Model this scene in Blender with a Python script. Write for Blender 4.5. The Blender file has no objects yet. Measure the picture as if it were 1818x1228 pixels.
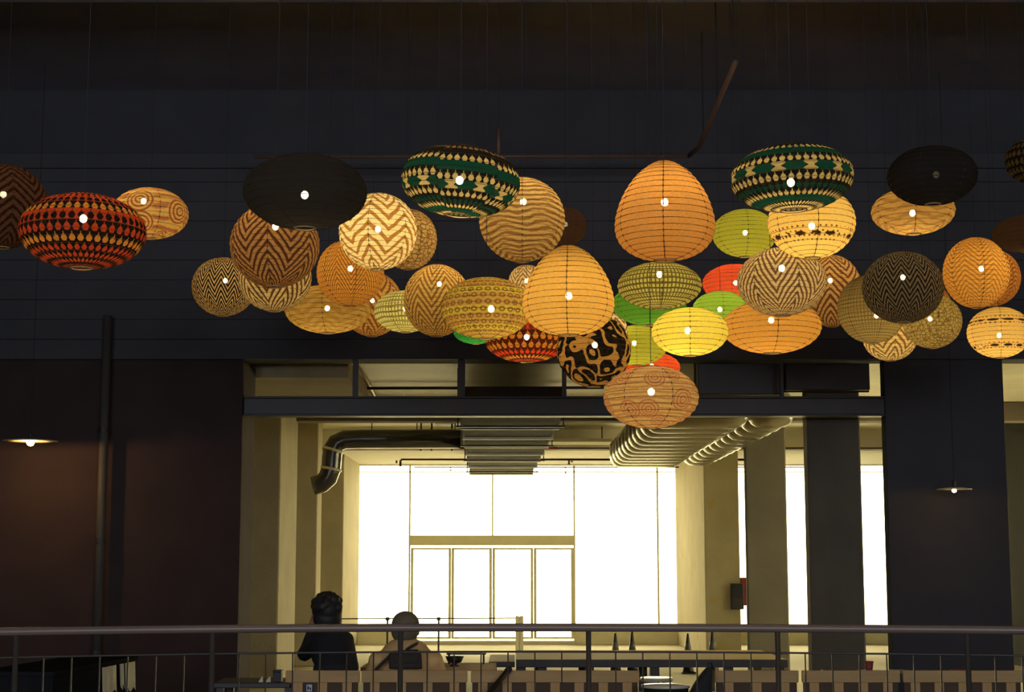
import bpy, math, random
from mathutils import Vector, Matrix, Euler
random.seed(7)
C = bpy.context.scene
COL = C.collection
PI = math.pi

# ------------------------------------------------------------------ camera, world, lights, exposure
F = 2900.0
TILT = math.atan(386.0 / F)
CAMZ = 1.5
cam_d = bpy.data.cameras.new('camera'); cam = bpy.data.objects.new('camera', cam_d); COL.objects.link(cam)
cam_d.sensor_width = 36.0; cam_d.lens = F / 1818.0 * 36.0
cam_d.clip_start = 0.1; cam_d.clip_end = 300
cam.location = (0, 0, CAMZ); cam.rotation_euler = (PI / 2 + TILT, 0, 0)
C.camera = cam

w = bpy.data.worlds.new('overcast_sky'); C.world = w; w.use_nodes = True
bg = w.node_tree.nodes['Background']
bg.inputs[0].default_value = (1.0, 0.86, 0.50, 1); bg.inputs[1].default_value = 10.0

def area(name, loc, rot, sx, sy, power, col):
    d = bpy.data.lights.new(name, 'AREA'); d.shape = 'RECTANGLE'; d.size = sx; d.size_y = sy
    d.energy = power; d.color = col
    o = bpy.data.objects.new(name, d); COL.objects.link(o); o.location = loc; o.rotation_euler = rot
    return o
# fill lights added behind the camera to lift the dark surfaces
area('room_lamp', (-3.5, -5.5, 3.0), (math.radians(116), 0, 0), 5, 2.5, 470, (0.84, 0.88, 1.0))
area('room_lamp', (3.5, -5.5, 3.0), (math.radians(116), 0, 0), 5, 2.5, 470, (0.84, 0.88, 1.0))

C.view_settings.view_transform = 'Standard'; C.view_settings.look = 'None'
C.view_settings.exposure = 0.0; C.view_settings.gamma = 1.0; C.view_settings.use_curve_mapping = False
C.cycles.max_bounces = 9; C.cycles.diffuse_bounces = 5; C.cycles.glossy_bounces = 3
C.cycles.transmission_bounces = 6; C.cycles.transparent_max_bounces = 24
C.cycles.sample_clamp_indirect = 4.0
C.cycles.caustics_reflective = False; C.cycles.caustics_refractive = False

def at(px, py, Y):
    """world point at depth Y seen at photo pixel (px, py)"""
    a = (px - 909.0) / F; b = (614.0 - py) / F
    dy = math.cos(TILT) - b * math.sin(TILT); dz = math.sin(TILT) + b * math.cos(TILT)
    return Vector((a / dy * Y, Y, CAMZ + dz / dy * Y))
def zat(py, Y): return at(909, py, Y).z
def xat(px, Y, py=900): return at(px, py, Y).x

# ------------------------------------------------------------------ materials
MATS = {}
def new_mat(name):
    m = bpy.data.materials.new(name); m.use_nodes = True
    nt = m.node_tree
    for n in list(nt.nodes): nt.nodes.remove(n)
    out = nt.nodes.new('ShaderNodeOutputMaterial')
    return m, nt, out
def noise(nt, scale, detail=3, vec=None, rough=0.55):
    n = nt.nodes.new('ShaderNodeTexNoise'); n.inputs['Scale'].default_value = scale
    n.inputs['Detail'].default_value = detail; n.inputs['Roughness'].default_value = rough
    if vec is not None: nt.links.new(vec, n.inputs['Vector'])
    return n
def objco(nt):
    return nt.nodes.new('ShaderNodeTexCoord').outputs['Object']
def mixc(nt, fac, a, b, mode='MIX'):
    n = nt.nodes.new('ShaderNodeMix'); n.data_type = 'RGBA'; n.blend_type = mode
    for s, v in ((n.inputs[0], fac), (n.inputs[6], a), (n.inputs[7], b)):
        if hasattr(v, 'node'): nt.links.new(v, s)
        elif isinstance(v, (int, float)): s.default_value = v
        else: s.default_value = (v[0], v[1], v[2], 1)
    return n.outputs[2]
def mat(name, col, rough=0.7, var=0.25, scale=3.0, metal=0.0, bump=0.0, bscale=40, stain=None, spec=0.4):
    if name in MATS: return MATS[name]
    m, nt, out = new_mat(name)
    p = nt.nodes.new('ShaderNodeBsdfPrincipled'); nt.links.new(p.outputs[0], out.inputs[0])
    co = objco(nt)
    n = noise(nt, scale, 4, co)
    dark = tuple(c * (1 - var) for c in col); lite = tuple(min(1, c * (1 + var)) for c in col)
    c = mixc(nt, n.outputs[0], dark, lite)
    if stain:
        n2 = noise(nt, stain[1], 3, co)
        r = nt.nodes.new('ShaderNodeMapRange'); r.inputs[1].default_value = stain[2]; r.inputs[2].default_value = stain[2] + 0.15
        nt.links.new(n2.outputs[0], r.inputs[0])
        c = mixc(nt, r.outputs[0], c, stain[0])
    nt.links.new(c, p.inputs['Base Color'])
    p.inputs['Roughness'].default_value = rough; p.inputs['Metallic'].default_value = metal
    p.inputs['Specular IOR Level'].default_value = spec
    if bump:
        nb = noise(nt, bscale, 3, co); b = nt.nodes.new('ShaderNodeBump'); b.inputs['Strength'].default_value = bump
        b.inputs['Distance'].default_value = 0.02
        nt.links.new(nb.outputs[0], b.inputs['Height']); nt.links.new(b.outputs[0], p.inputs['Normal'])
    MATS[name] = m
    return m
def wood(name, a, b, rough=0.5, axis='X'):
    if name in MATS: return MATS[name]
    m, nt, out = new_mat(name)
    p = nt.nodes.new('ShaderNodeBsdfPrincipled'); nt.links.new(p.outputs[0], out.inputs[0])
    mp = nt.nodes.new('ShaderNodeMapping'); nt.links.new(objco(nt), mp.inputs[0])
    mp.inputs['Scale'].default_value = (1.2, 14, 14) if axis == 'X' else (14, 14, 1.2)
    n = noise(nt, 2.2, 5, mp.outputs[0], 0.65)
    nt.links.new(mixc(nt, n.outputs[0], a, b), p.inputs['Base Color'])
    p.inputs['Roughness'].default_value = rough + 0.25; p.inputs['Specular IOR Level'].default_value = 0.15
    MATS[name] = m
    return m
def emit(name, col, s):
    if name in MATS: return MATS[name]
    m, nt, out = new_mat(name)
    e = nt.nodes.new('ShaderNodeEmission'); e.inputs[0].default_value = (*col, 1); e.inputs[1].default_value = s
    nt.links.new(e.outputs[0], out.inputs[0]); MATS[name] = m
    return m
def glass_mat():
    if 'glass' in MATS: return MATS['glass']
    m, nt, out = new_mat('glass')
    t = nt.nodes.new('ShaderNodeBsdfTransparent'); t.inputs[0].default_value = (0.97, 0.98, 0.96, 1)
    g = nt.nodes.new('ShaderNodeBsdfGlossy'); g.inputs['Roughness'].default_value = 0.02
    fr = nt.nodes.new('ShaderNodeFresnel'); fr.inputs[0].default_value = 1.3
    x = nt.nodes.new('ShaderNodeMixShader')
    nt.links.new(fr.outputs[0], x.inputs[0]); nt.links.new(t.outputs[0], x.inputs[1]); nt.links.new(g.outputs[0], x.inputs[2])
    nt.links.new(x.outputs[0], out.inputs[0]); MATS['glass'] = m
    return m

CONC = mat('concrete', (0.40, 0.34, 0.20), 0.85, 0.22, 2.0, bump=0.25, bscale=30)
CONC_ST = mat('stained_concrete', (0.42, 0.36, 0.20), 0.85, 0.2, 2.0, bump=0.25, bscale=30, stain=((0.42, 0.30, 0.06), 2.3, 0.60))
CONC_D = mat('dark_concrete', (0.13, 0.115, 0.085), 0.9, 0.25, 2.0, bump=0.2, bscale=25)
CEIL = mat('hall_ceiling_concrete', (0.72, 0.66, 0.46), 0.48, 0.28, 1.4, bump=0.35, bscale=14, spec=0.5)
WHITE_W = mat('white_wall_paint', (0.78, 0.74, 0.60), 0.85, 0.08, 1.5)
CEIL_W = mat('white_ceiling_paint', (0.86, 0.83, 0.72), 0.8, 0.08, 2.0)
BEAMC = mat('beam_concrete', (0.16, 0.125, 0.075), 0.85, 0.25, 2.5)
BLACK = mat('black_paint', (0.065, 0.065, 0.070), 0.85, 0.25, 1.5, spec=0.2)
BLACKC = mat('black_ceiling_paint', (0.24, 0.24, 0.27), 0.9, 0.25, 1.2, spec=0.1)
PLANK = mat('black_metal_plank', (0.065, 0.064, 0.068), 0.7, 0.25, 2.0, spec=0.3)
BRICKW = mat('dark_red_plaster', (0.055, 0.037, 0.034), 0.9, 0.3, 2.5, spec=0.15)
FLOOR = mat('polished_concrete_floor', (0.50, 0.45, 0.31), 0.75, 0.15, 0.8, spec=0.08)
FLOOR_D = mat('dark_floor', (0.06, 0.055, 0.05), 0.5, 0.2, 1.0)
STEEL_D = mat('dark_steel', (0.035, 0.032, 0.028), 0.45, 0.2, 5, metal=0.0)
STEEL_O = mat('olive_steel_frame', (0.72, 0.68, 0.44), 0.5, 0.12, 5)
ALU = mat('aluminium_duct_foil', (0.36, 0.33, 0.25), 0.30, 0.12, 6, metal=0.9)
GALV = mat('galvanised_duct', (0.05, 0.04, 0.025), 0.8, 0.15, 4, spec=0.05)
FLANGE = mat('bright_flange_metal', (0.62, 0.56, 0.36), 0.4, 0.15, 6, metal=0.4)
REDP = mat('red_paint', (0.30, 0.035, 0.02), 0.5, 0.15, 6)
WOODT = wood('tan_wood', (0.46, 0.29, 0.12), (0.72, 0.48, 0.22), 0.5)
WOODP = wood('platform_wood', (0.28, 0.19, 0.08), (0.46, 0.34, 0.16), 0.45)
WOODV = wood('upright_tan_wood', (0.50, 0.30, 0.12), (0.72, 0.45, 0.20), 0.55, 'Z')
RAILM = mat('brown_painted_rail', (0.22, 0.16, 0.125), 0.32, 0.12, 8, spec=0.6)
RAILP = mat('dark_rail_steel', (0.07, 0.062, 0.05), 0.4, 0.15, 8)
RUBBER = mat('black_rubber', (0.018, 0.018, 0.02), 0.5, 0.2, 8)
PAPER_LIGHT = mat('cream_paper', (0.72, 0.64, 0.42), 0.8, 0.15, 9)  # folded cards, and the strips that imitate daylight on the dark counter
WIRE = mat('brown_wire', (0.05, 0.028, 0.01), 0.7, 0.1, 8)
RING = mat('tan_ring', (0.42, 0.27, 0.10), 0.6, 0.1, 8)
CORD = mat('black_cord', (0.02, 0.02, 0.02), 0.7, 0.1, 8)
BRASS = mat('warm_white_enamel', (0.75, 0.60, 0.32), 0.5, 0.08, 5)
ENAM = mat('black_enamel', (0.02, 0.02, 0.02), 0.4, 0.1, 5)
GLASS = glass_mat()
GREYW = mat('grey_wall_paint', (0.045, 0.046, 0.042), 0.9, 0.15, 2.0, spec=0.1)

# ------------------------------------------------------------------ mesh helpers
class MB:
    def __init__(s): s.v = []; s.f = []; s.uv = None
    def box(s, x0, x1, y0, y1, z0, z1):
        b = len(s.v)
        s.v += [(x0, y0, z0), (x1, y0, z0), (x1, y1, z0), (x0, y1, z0), (x0, y0, z1), (x1, y0, z1), (x1, y1, z1), (x0, y1, z1)]
        s.f += [tuple(b + i for i in q) for q in ((0, 3, 2, 1), (4, 5, 6, 7), (0, 1, 5, 4), (1, 2, 6, 5), (2, 3, 7, 6), (3, 0, 4, 7))]
        return s
    def loft(s, rings, cap=True, close=False):
        n = len(rings[0]); b = len(s.v)
        for r in rings: s.v += [tuple(p) for p in r]
        m = len(rings)
        for i in range(m if close else m - 1):
            j = (i + 1) % m
            for k in range(n):
                l = (k + 1) % n
                s.f.append((b + i * n + k, b + i * n + l, b + j * n + l, b + j * n + k))
        if cap and not close:
            s.f.append(tuple(b + k for k in reversed(range(n)))); s.f.append(tuple(b + (m - 1) * n + k for k in range(n)))
        return s
    def tube(s, pts, rad, n=10, close=False):
        pts = [Vector(p) for p in pts]; rings = []; m = len(pts)
        up = None
        for i, p in enumerate(pts):
            if close: t = pts[(i + 1) % m] - pts[i - 1]
            else: t = pts[min(i + 1, m - 1)] - pts[max(i - 1, 0)]
            t.normalize()
            if up is None:
                up = Vector((0, 0, 1)) if abs(t.z) < 0.9 else Vector((1, 0, 0))
            a = t.cross(up).normalized(); bb = a.cross(t).normalized(); up = bb
            r = rad[i] if isinstance(rad, (list, tuple)) else rad
            rings.append([p + a * (r * math.cos(2 * PI * k / n)) + bb * (r * math.sin(2 * PI * k / n)) for k in range(n)])
        return s.loft(rings, not close, close)
    def lathe(s, prof, n=24, c=(0, 0, 0)):
        rings = [[(c[0] + r * math.cos(2 * PI * k / n), c[1] + r * math.sin(2 * PI * k / n), c[2] + z) for k in range(n)] for r, z in prof]
        return s.loft(rings)
    def ell(s, c, r, n=16, m=10, rot=None):
        rings = []
        for i in range(m + 1):
            a = -PI / 2 + PI * (0.03 + 0.94 * i / m)
            ring = []
            for k in range(n):
                p = Vector((r[0] * math.cos(a) * math.cos(2 * PI * k / n), r[1] * math.cos(a) * math.sin(2 * PI * k / n), r[2] * math.sin(a)))
                if rot: p = rot @ p
                ring.append(p + Vector(c))
            rings.append(ring)
        return s.loft(rings)
    def cap(s, p, q, r1, r2, n=12):
        p = Vector(p); q = Vector(q); d = q - p; L = max(d.length, 1e-4); t = d / L
        prof = []
        pts = []; rad = []
        for a in (-80, -50, -20): pts.append(p + t * (r1 * math.sin(math.radians(a)))); rad.append(r1 * math.cos(math.radians(a)))
        for a in (20, 50, 80): pts.append(q + t * (r2 * math.sin(math.radians(a)))); rad.append(r2 * math.cos(math.radians(a)))
        return s.tube(pts, rad, n)
    def build(s, name, m, parent=None, smooth=False, bevel=0.0, kind=None):
        me = bpy.data.meshes.new(name); me.from_pydata(s.v, [], s.f); me.update()
        if m is not None: me.materials.append(m)
        if smooth: me.polygons.foreach_set('use_smooth', [True] * len(me.polygons))
        o = bpy.data.objects.new(name, me); COL.objects.link(o)
        if parent is not None: o.parent = parent
        if bevel:
            md = o.modifiers.new('bevel', 'BEVEL'); md.width = bevel; md.segments = 2; md.limit_method = 'ANGLE'
        if kind: o['kind'] = kind
        return o
def bx(name, x0, x1, y0, y1, z0, z1, m, parent=None, bevel=0.0, kind=None):
    if parent is not None and parent.type == 'EMPTY':
        l = parent.location
        x0 -= l.x; x1 -= l.x; y0 -= l.y; y1 -= l.y; z0 -= l.z; z1 -= l.z
    return MB().box(x0, x1, y0, y1, z0, z1).build(name, m, parent, False, bevel, kind)
def struct(name, x0, x1, y0, y1, z0, z1, m, parent=None, bevel=0.0):
    return bx(name, x0, x1, y0, y1, z0, z1, m, parent, bevel, None if parent else 'structure')
def tag(o, label, cat, group=None):
    o['label'] = label; o['category'] = cat
    if group: o['group'] = group
    return o
def thing(name, label, cat, loc=(0, 0, 0), group=None):
    o = bpy.data.objects.new(name, None); COL.objects.link(o); o.location = loc; o.empty_display_size = 0.1
    return tag(o, label, cat, group)
def sempty(name, loc=(0, 0, 0)):
    o = bpy.data.objects.new(name, None); COL.objects.link(o); o.location = loc; o['kind'] = 'structure'
    return o

# ------------------------------------------------------------------ structure: near room
DW = 16.5
CH = zat(157, DW)
struct('floor', -7.5, 7.5, -7, DW, -0.2, 0, FLOOR_D)
struct('floor_hall', -5.2, 7.5, DW, 31.2, -0.2, 0, FLOOR)
struct('ceiling', -7.7, 7.7, -7.2, DW + 0.4, CH, CH + 0.2, BLACKC)
struct('wall_left', -7.7, -7.5, -7, DW, 0, CH, BLACK)
struct('wall_right', 7.5, 7.7, -7, DW, 0, CH, BLACK)
struct('wall_rear', -7.7, 7.7, -7.2, -7, 0, CH, BLACK)
xl = xat(427, DW); zl = zat(638, DW)
struct('wall_front_left', -7.5, xl, DW, DW + 0.8, 0, zl, BRICKW, bevel=0.015)
xr0 = xat(1577, DW); xr1 = xat(1790, DW)
struct('wall_front_pier', xr0, xr1, DW, DW + 0.2, 0, zl, BLACK, bevel=0.01)
lint = struct('wall_front_lintel', -7.5, 7.5, DW + 0.05, DW + 0.35, zl, CH, BLACK)
# horizontal metal planks that clad the lintel above the opening
zz = zl; k = 0
ztrim = zat(300, DW)
while zz < ztrim - 0.05:
    h = 0.205
    MB().box(-7.5, 7.5, DW - 0.012 - 0.005 * (k % 2), DW + 0.05, zz + 0.0015, min(zz + h - 0.0015, ztrim)).build('plank', PLANK, lint, bevel=0.003)
    zz += h; k += 1
struct('trim_1', -7.5, 7.5, DW - 0.05, DW + 0.05, ztrim, ztrim + 0.16, PLANK, bevel=0.01)
# ceiling downstand across the near room
struct('beam_1', -7.5, 7.5, 12.2, 12.6, CH - 0.45, CH, BLACKC, bevel=0.01)
struct('beam_2', -7.5, 7.5, 7.6, 8.0, CH - 0.45, CH, BLACKC, bevel=0.01)

# ------------------------------------------------------------------ structure: far hall
YF = 31.0
HC = 3.65
B1, B2 = 21.8, 26.4
zb1 = zat(747, B1); zb2 = zat(797, B2); HC2 = zb2 + 0.03
struct('ceiling_hall', -5.2, 7.5, DW + 0.35, B2, HC, HC + 0.2, CEIL)
struct('ceiling_facade_bay', -5.2, 7.5, B2, 31.2, HC2, HC2 + 0.4, CEIL_W)
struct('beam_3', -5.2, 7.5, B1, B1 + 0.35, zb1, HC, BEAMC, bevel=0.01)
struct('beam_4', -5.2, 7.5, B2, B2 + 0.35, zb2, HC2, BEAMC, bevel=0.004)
bx_red = struct('trim_2', xat(606, B2 - 0.02), xat(990, B2), B2 - 0.015, B2, zb2 - 0.004, zb2 + 0.035, REDP)
WHITE_W = mat('white_wall_paint', (0.78, 0.74, 0.60), 0.85, 0.08, 1.5)
struct('wall_hall_left', -5.4, -5.2, DW + 0.8, 31.2, 0, HC + 0.2, WHITE_W)
# right wall of the hall, with unseen side windows added to brighten it
struct('wall_hall_right', 7.5, 7.7, 23.4, 31.2, 0, HC + 0.2, GREYW)
struct('wall_hall_right_bottom', 7.5, 7.7, DW + 0.05, 23.4, 0, 0.7, GREYW)
struct('wall_hall_right_top', 7.5, 7.7, DW + 0.35, 23.4, 3.3, HC + 0.2, GREYW)
for n_, (ya, yb_) in enumerate(((DW + 0.5, 19.9), (20.1, 23.4))):
    wn = sempty('window_%d' % (n_ + 2), (7.6, ya, 0.7))
    bx('pane', 7.596, 7.604, ya, yb_, 0.7, 3.3, GLASS, wn)
    for z_ in (0.7, 3.26): bx('frame_rail', 7.57, 7.63, ya, yb_, z_, z_ + 0.04, STEEL_O, wn)
    for y_ in (ya, (ya + yb_) / 2 - .02, yb_ - .04): bx('frame_stile', 7.57, 7.63, y_, y_ + 0.04, 0.74, 3.26, STEEL_O, wn)
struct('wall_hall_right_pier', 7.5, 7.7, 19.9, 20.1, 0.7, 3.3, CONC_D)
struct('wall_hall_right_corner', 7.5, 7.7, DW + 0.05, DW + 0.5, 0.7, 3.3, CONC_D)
# dropped soffit along the left aisle
struct('soffit_left', -5.2, xat(618, DW + 0.8, 660), DW + 0.8, B1, zat(672, DW + 0.9), HC, CONC)
# left columns: front face and the flank turned to the hall
def col(name, pxf0, pxs0, pxs1, Y0, m, mside=None):
    """left column: front face from pxf0 to pxs0 at depth Y0; flank to pxs1"""
    x1 = xat(pxs0, Y0); Y1 = Y0 * (pxs0 - 909.0) / (pxs1 - 909.0)
    x0 = xat(pxf0, Y0)
    return struct(name, x0, x1, Y0, Y1, 0, HC, m, bevel=0.02)
col('column_1', 440, 497, 527, 20.4, CONC)
col('column_2', 515, 563, 571, 24.4, CONC)
col('column_3', 556, 610, 638, 28.1, CONC)
# right columns
def colr(name, p0, p1, Y0, depth, m):
    return struct(name, xat(p0, Y0), xat(p1, Y0), Y0, Y0 + depth, 0, HC, m, bevel=0.02)
struct('column_4', xat(1250, B2), xat(1312, B2), B2 + 0.01, YF + 0.02, 0, HC, CONC_ST, bevel=0.015)
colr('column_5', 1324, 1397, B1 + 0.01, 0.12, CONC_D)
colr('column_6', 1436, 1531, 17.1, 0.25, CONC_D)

# exterior ground
struct('pavement_side', 7.75, 60, -20, 31.25, -0.25, -0.05, mat('pale_pavement', (0.8, 0.78, 0.7), 0.8, 0.05, 1))
struct('pavement', -40, 40, 31.25, 110, -0.25, -0.05, mat('pale_pavement', (0.8, 0.78, 0.7), 0.8, 0.05, 1))

# facade ------------------------------------------------------
xg0 = xat(638, YF); xg1 = 7.2
zt = zat(826, YF)
zs = zat(1118, YF)
xd0 = xat(727, YF); xd1 = xat(1021, YF)
struct('wall_facade_left', -5.4, xg0 - 0.02, YF, YF + 0.25, 0, HC2, CONC)
struct('wall_facade_right', xg1, 7.7, YF, YF + 0.25, 0, HC2, CONC)
struct('wall_facade_top', xg0 - 0.02, xg1, YF, YF + 0.25, zt, HC2 + 0.02, CEIL_W)
struct('trim_3', xg0 - 0.02, xd0, YF - 0.05, YF + 0.2, 0, zs, STEEL_O, bevel=0.006)
struct('trim_4', xd1, xg1, YF - 0.05, YF + 0.2, 0, zs, STEEL_O, bevel=0.006)
win = sempty('window_1', (0, YF, 0))
def bar(px0, px1, z0, z1, par, nm='mullion', m=STEEL_O, y0=YF, d=0.07):
    return bx(nm, xat(px0, YF), xat(px1, YF), y0, y0 + d, z0, z1, m, par)
zh0 = zat(968, YF); zh1 = zat(950, YF)
bar(726, 729, 0, zt, win); bar(1018, 1021, 0, zt, win); bar(1166, 1169, zs, zt, win)
bar(873, 876, zh1, zt, win)
for px in (1360, 1480): bar(px, px + 3, zs, zt, win)
bx('transom_bar', xg0, xg1, YF, YF + 0.03, zat(838, YF), zat(836.6, YF), STEEL_O, win)
# panes
def pane(px0, px1, z0, z1, par): return bx('pane', xat(px0, YF), xat(px1, YF), YF + 0.03, YF + 0.038, z0, z1, GLASS, par)
pane(638, 726, zs, zt, win); pane(729, 873, zh1, zt, win); pane(876, 1018, zh1, zt, win); pane(1021, 1166, zs, zt, win)
pane(1169, 1360, zs, zt, win); pane(1363, 1480, zs, zt, win)
bx('pane', xat(1483, YF), xg1, YF + 0.03, YF + 0.038, zs, zt, GLASS, win)
door = sempty('door_1', (0, YF, 0))
bx('header', xd0, xd1, YF - 0.04, YF + 0.12, zh0, zh1, STEEL_O, door, 0.006)
zd0 = zat(1134, YF); zdt = zat(972, YF)
for a, b in ((730, 801.5), (802, 873.5), (874.5, 946.5), (947.5, 1018)):
    lf = MB(); x0 = xat(a, YF); x1 = xat(b, YF); fw = 0.05
    y0, y1 = 0.0, 0.06
    lf.box(x0, x0 + fw, y0, y1, zd0, zdt).box(x1 - fw, x1, y0, y1, zd0, zdt).box(x0 + fw, x1 - fw, y0, y1, zdt - 0.035, zdt).box(x0 + fw, x1 - fw, y0, y1, zd0, zd0 + 0.035)
    l = lf.build('leaf_frame', STEEL_O, door, bevel=0.004)
    MB().box(x0 + fw, x1 - fw, 0.026, 0.034, zd0 + 0.035, zdt - 0.035).build('pane', GLASS, l)
bx('threshold', xd0, xd1, YF - 0.05, YF + 0.15, 0, zat(1137, YF), STEEL_O, door)

# ------------------------------------------------------------------ tie beam with hangers
tb = thing('tie_beam', 'long dark steel beam hung across the opening below the lanterns', 'beam', (0, DW, 0))
zt0 = zat(738, DW); zt1 = zat(703, DW)
TBX0 = xat(428, DW); TBX1 = xat(1577, DW)
m = MB(); t = 0.02
m.box(TBX0 + 0.002, TBX1 - 0.002, 0.02, 0.16, zt0 + t, zt1 - t)
m.build('web', STEEL_D, tb, bevel=0.004)
MB().box(TBX0 + 0.002, TBX1 - 0.002, 0.0, 0.2, zt1 - t, zt1).build('top_flange', STEEL_D, tb, bevel=0.004)
MB().box(TBX0 + 0.002, TBX1 - 0.002, 0.0, 0.2, zt0, zt0 + t).build('bottom_flange', STEEL_D, tb, bevel=0.004)
for px, wd in ((627, 10), (818, 13), (1003, 8), (1395, 6)):
    MB().box(xat(px - wd / 2, DW), xat(px + wd / 2, DW), 0.06, 0.12, zt1, zl + 0.01).build('hanger', STEEL_D, tb)
# two dark duct boxes above the beam on the right
def duct_box(label, p0, p1, y0, y1, z0, z1, parts=3):
    o = thing('duct_box', label, 'duct', ((xat(p0, y0) + xat(p1, y0)) / 2, y0, z0))
    bx('casing', xat(p0, y0), xat(p1, y0), y0, y1, z0, z1, STEEL_D, o, 0.01)
    for i in range(parts):
        ya = y0 + (y1 - y0) * (i + 0.5) / parts
        bx('joint_band', xat(p0, y0) - 0.012, xat(p1, y0) + 0.012, ya, ya + 0.04, z0 - 0.012, z1 + 0.0, GALV, o, 0.004)
    return o
duct_box('wide black duct box above the beam, behind the patterned oval lantern', 1243, 1391, DW + 0.38, DW + 0.8, zat(700, DW + 0.38), HC - 0.01, 1)
duct_box('black duct box above the beam next to the pier', 1400, 1551, DW + 0.38, DW + 0.58, zat(692, DW + 0.38), HC - 0.02, 1)

# ------------------------------------------------------------------ central rectangular duct
cd = thing('ventilation_duct', 'long rectangular metal duct running back under the hall ceiling', 'duct', (0, DW + 0.6, 0))
def cx_(y): # taper
    t = (y - 17.1) / (28.2 - 17.1)
    return (xat(818, 17.1) * (1 - t) + xat(836, 28.2) * t, xat(1000, 17.1) * (1 - t) + xat(944, 28.2) * t)
zd = zat(840, 28.2)
ys = [17.1, 18.6, 20.1, 21.6, 23.1, 24.6, 26.1, 28.2]
for i in range(len(ys) - 1):
    a, b = ys[i], ys[i + 1]; L = DW + 0.6
    xa, xb = cx_(a), cx_(b)
    q = [[(xa[0], a - L, zd), (xa[1], a - L, zd), (xa[1], a - L, zd + .3), (xa[0], a - L, zd + .3)],
         [(xb[0], b - L - .03, zd), (xb[1], b - L - .03, zd), (xb[1], b - L - .03, zd + .3), (xb[0], b - L - .03, zd + .3)]]
    MB().loft(q).build('duct_section', GALV, cd, bevel=0.006)
    MB().box(xb[0] - .03, xb[1] + .03, b - L - .05, b - L, zd - .03, zd + .32).build('flange', FLANGE, cd, bevel=0.004)
for y in (18.0, 21.0, 24.0, 27.0):
    xx = cx_(y)
    for s in (0, 1):
        MB().tube([(xx[s] + (-.05, .05)[s], y - DW - .6, zd - .03), (xx[s] + (-.05, .05)[s], y - DW - .6, (HC if y < B2 else HC2))], 0.008, 6).build('hanger_rod', STEEL_D, cd)
    MB().box(xx[0] - .07, xx[1] + .07, y - DW - .62, y - DW - .58, zd - .05, zd - .03).build('support_bar', STEEL_D, cd)

# ------------------------------------------------------------------ ribbed ducts on the right
def ribbed(label, x0, x1, y0, y1, z0, z1, n):
    o = thing('ribbed_duct', label, 'duct', ((x0 + x1) / 2, y0, (z0 + z1) / 2), 'ribbed foil ducts under the hall ceiling')
    hw = (x1 - x0) / 2; hh = (z1 - z0) / 2; L = (y1 - y0) / n
    def ring(y, s):
        pts = []; r = 0.16
        for cxs, czs, a0 in ((1, 1, 0), (-1, 1, 90), (-1, -1, 180), (1, -1, 270)):
            for k in range(5):
                a = math.radians(a0 + 90 * k / 4)
                pts.append(((hw - r - s * .8) * cxs + r * math.cos(a), y, (hh - r - s) * czs + r * math.sin(a)))
        return pts
    me = None
    for i in range(n):
        a = 0; prof = [(0, .15), (.1, .075), (.25, .022), (.45, 0), (.6, .006), (.78, .04), (.92, .10), (1, .15)]
        if me is None:
            p = MB().loft([ring(L * u, s) for u, s in prof]).build('duct_rib', ALU, o, True); me = p.data
        else:
            p = bpy.data.objects.new('duct_rib', me); COL.objects.link(p); p.parent = o
        p.location = (0, i * L, 0)
    return o
zrd = zat(832, 25.3)
ribbed('wide ribbed silver duct running under the hall ceiling toward the entrance', xat(1080, 25.3, 800), xat(1204, 25.3, 800), 17.4, 25.3, zrd, zrd + 0.46, 12)
ribbed('narrower ribbed silver duct beside the wide one, by the stained column', xat(1207, 25.3, 800), xat(1268, 25.3, 800) - .02, 17.7, 25.3, zrd + .03, zrd + 0.46, 12)

# duct elbow on the left
el = thing('duct_elbow', 'dark round duct under the beam that bends down beside the left columns', 'duct', (0, 0, 0))
YE = 23.9
def offs(p): return (p.x, p.y, p.z)
pts = [at(818, 779, YE), at(640, 779, YE), at(612, 780, YE), at(598, 786, YE), at(591, 798, YE), at(589, 815, YE), at(588, 832, YE), at(582, 848, YE), at(571, 858, YE), at(556, 862, YE)]
MB().tube([offs(p) for p in pts], [.14, .14, .14, .142, .145, .145, .145, .145, .14, .135], 24).build('pipe', mat('gloss_black_pipe', (0.03, 0.028, 0.024), 0.22, 0.1, 4, spec=0.9), el, True)
for i in (4, 6):
    a = pts[i]; d = (pts[i + 1] - pts[i - 1]).normalized() * 0.02
    MB().tube([offs(a - d), offs(a + d)], .158, 24).build('collar', FLANGE, el, True)
for px in (660, 740, 808):
    a = at(px, 779, YE); MB().tube([(a.x, a.y, a.z + .13), (a.x, a.y, HC)], .008, 6).build('hanger_rod', STEEL_D, el)

# sprinkler pipes and small fittings under the hall ceiling
def pipe(label, pts, r, m=STEEL_D, name='pipe_run', drops=(), group=None):
    o = thing(name, label, 'pipe', pts[0], group)
    b = Vector(pts[0])
    MB().tube([Vector(p) - b for p in pts], r, 8).build('pipe', m, o, True)
    for p, l in drops:
        q = Vector(p) - b
        MB().tube([q, q - Vector((0, 0, l))], r * 0.8, 8).build('drop', m, o, True)
        MB().lathe([(0.01, -l - .02), (0.035, -l - .015), (0.02, -l)], 10, q).build('sprinkler_head', m, o)
    return o
Yp = 29.8
pipe('thin pipe with a dropped bend under the ceiling at the entrance', [at(704, 822, Yp), at(704, 811, Yp), at(709, 808, Yp), at(1240, 809, Yp)], 0.018, drops=[(at(722, 808, Yp), .06), (at(760, 808, Yp), .06), (at(1015, 809, Yp), .1)])
pipe('thin pipe just above the window top at the entrance', [at(711, 828, Yp - .5), at(711, 818, Yp - .5), at(714, 815, Yp - .5), at(1340, 816, Yp - .5)], 0.022, drops=[(at(1010, 815, Yp - .5), .08), (at(1130, 815, Yp - .5), .08)])
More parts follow.
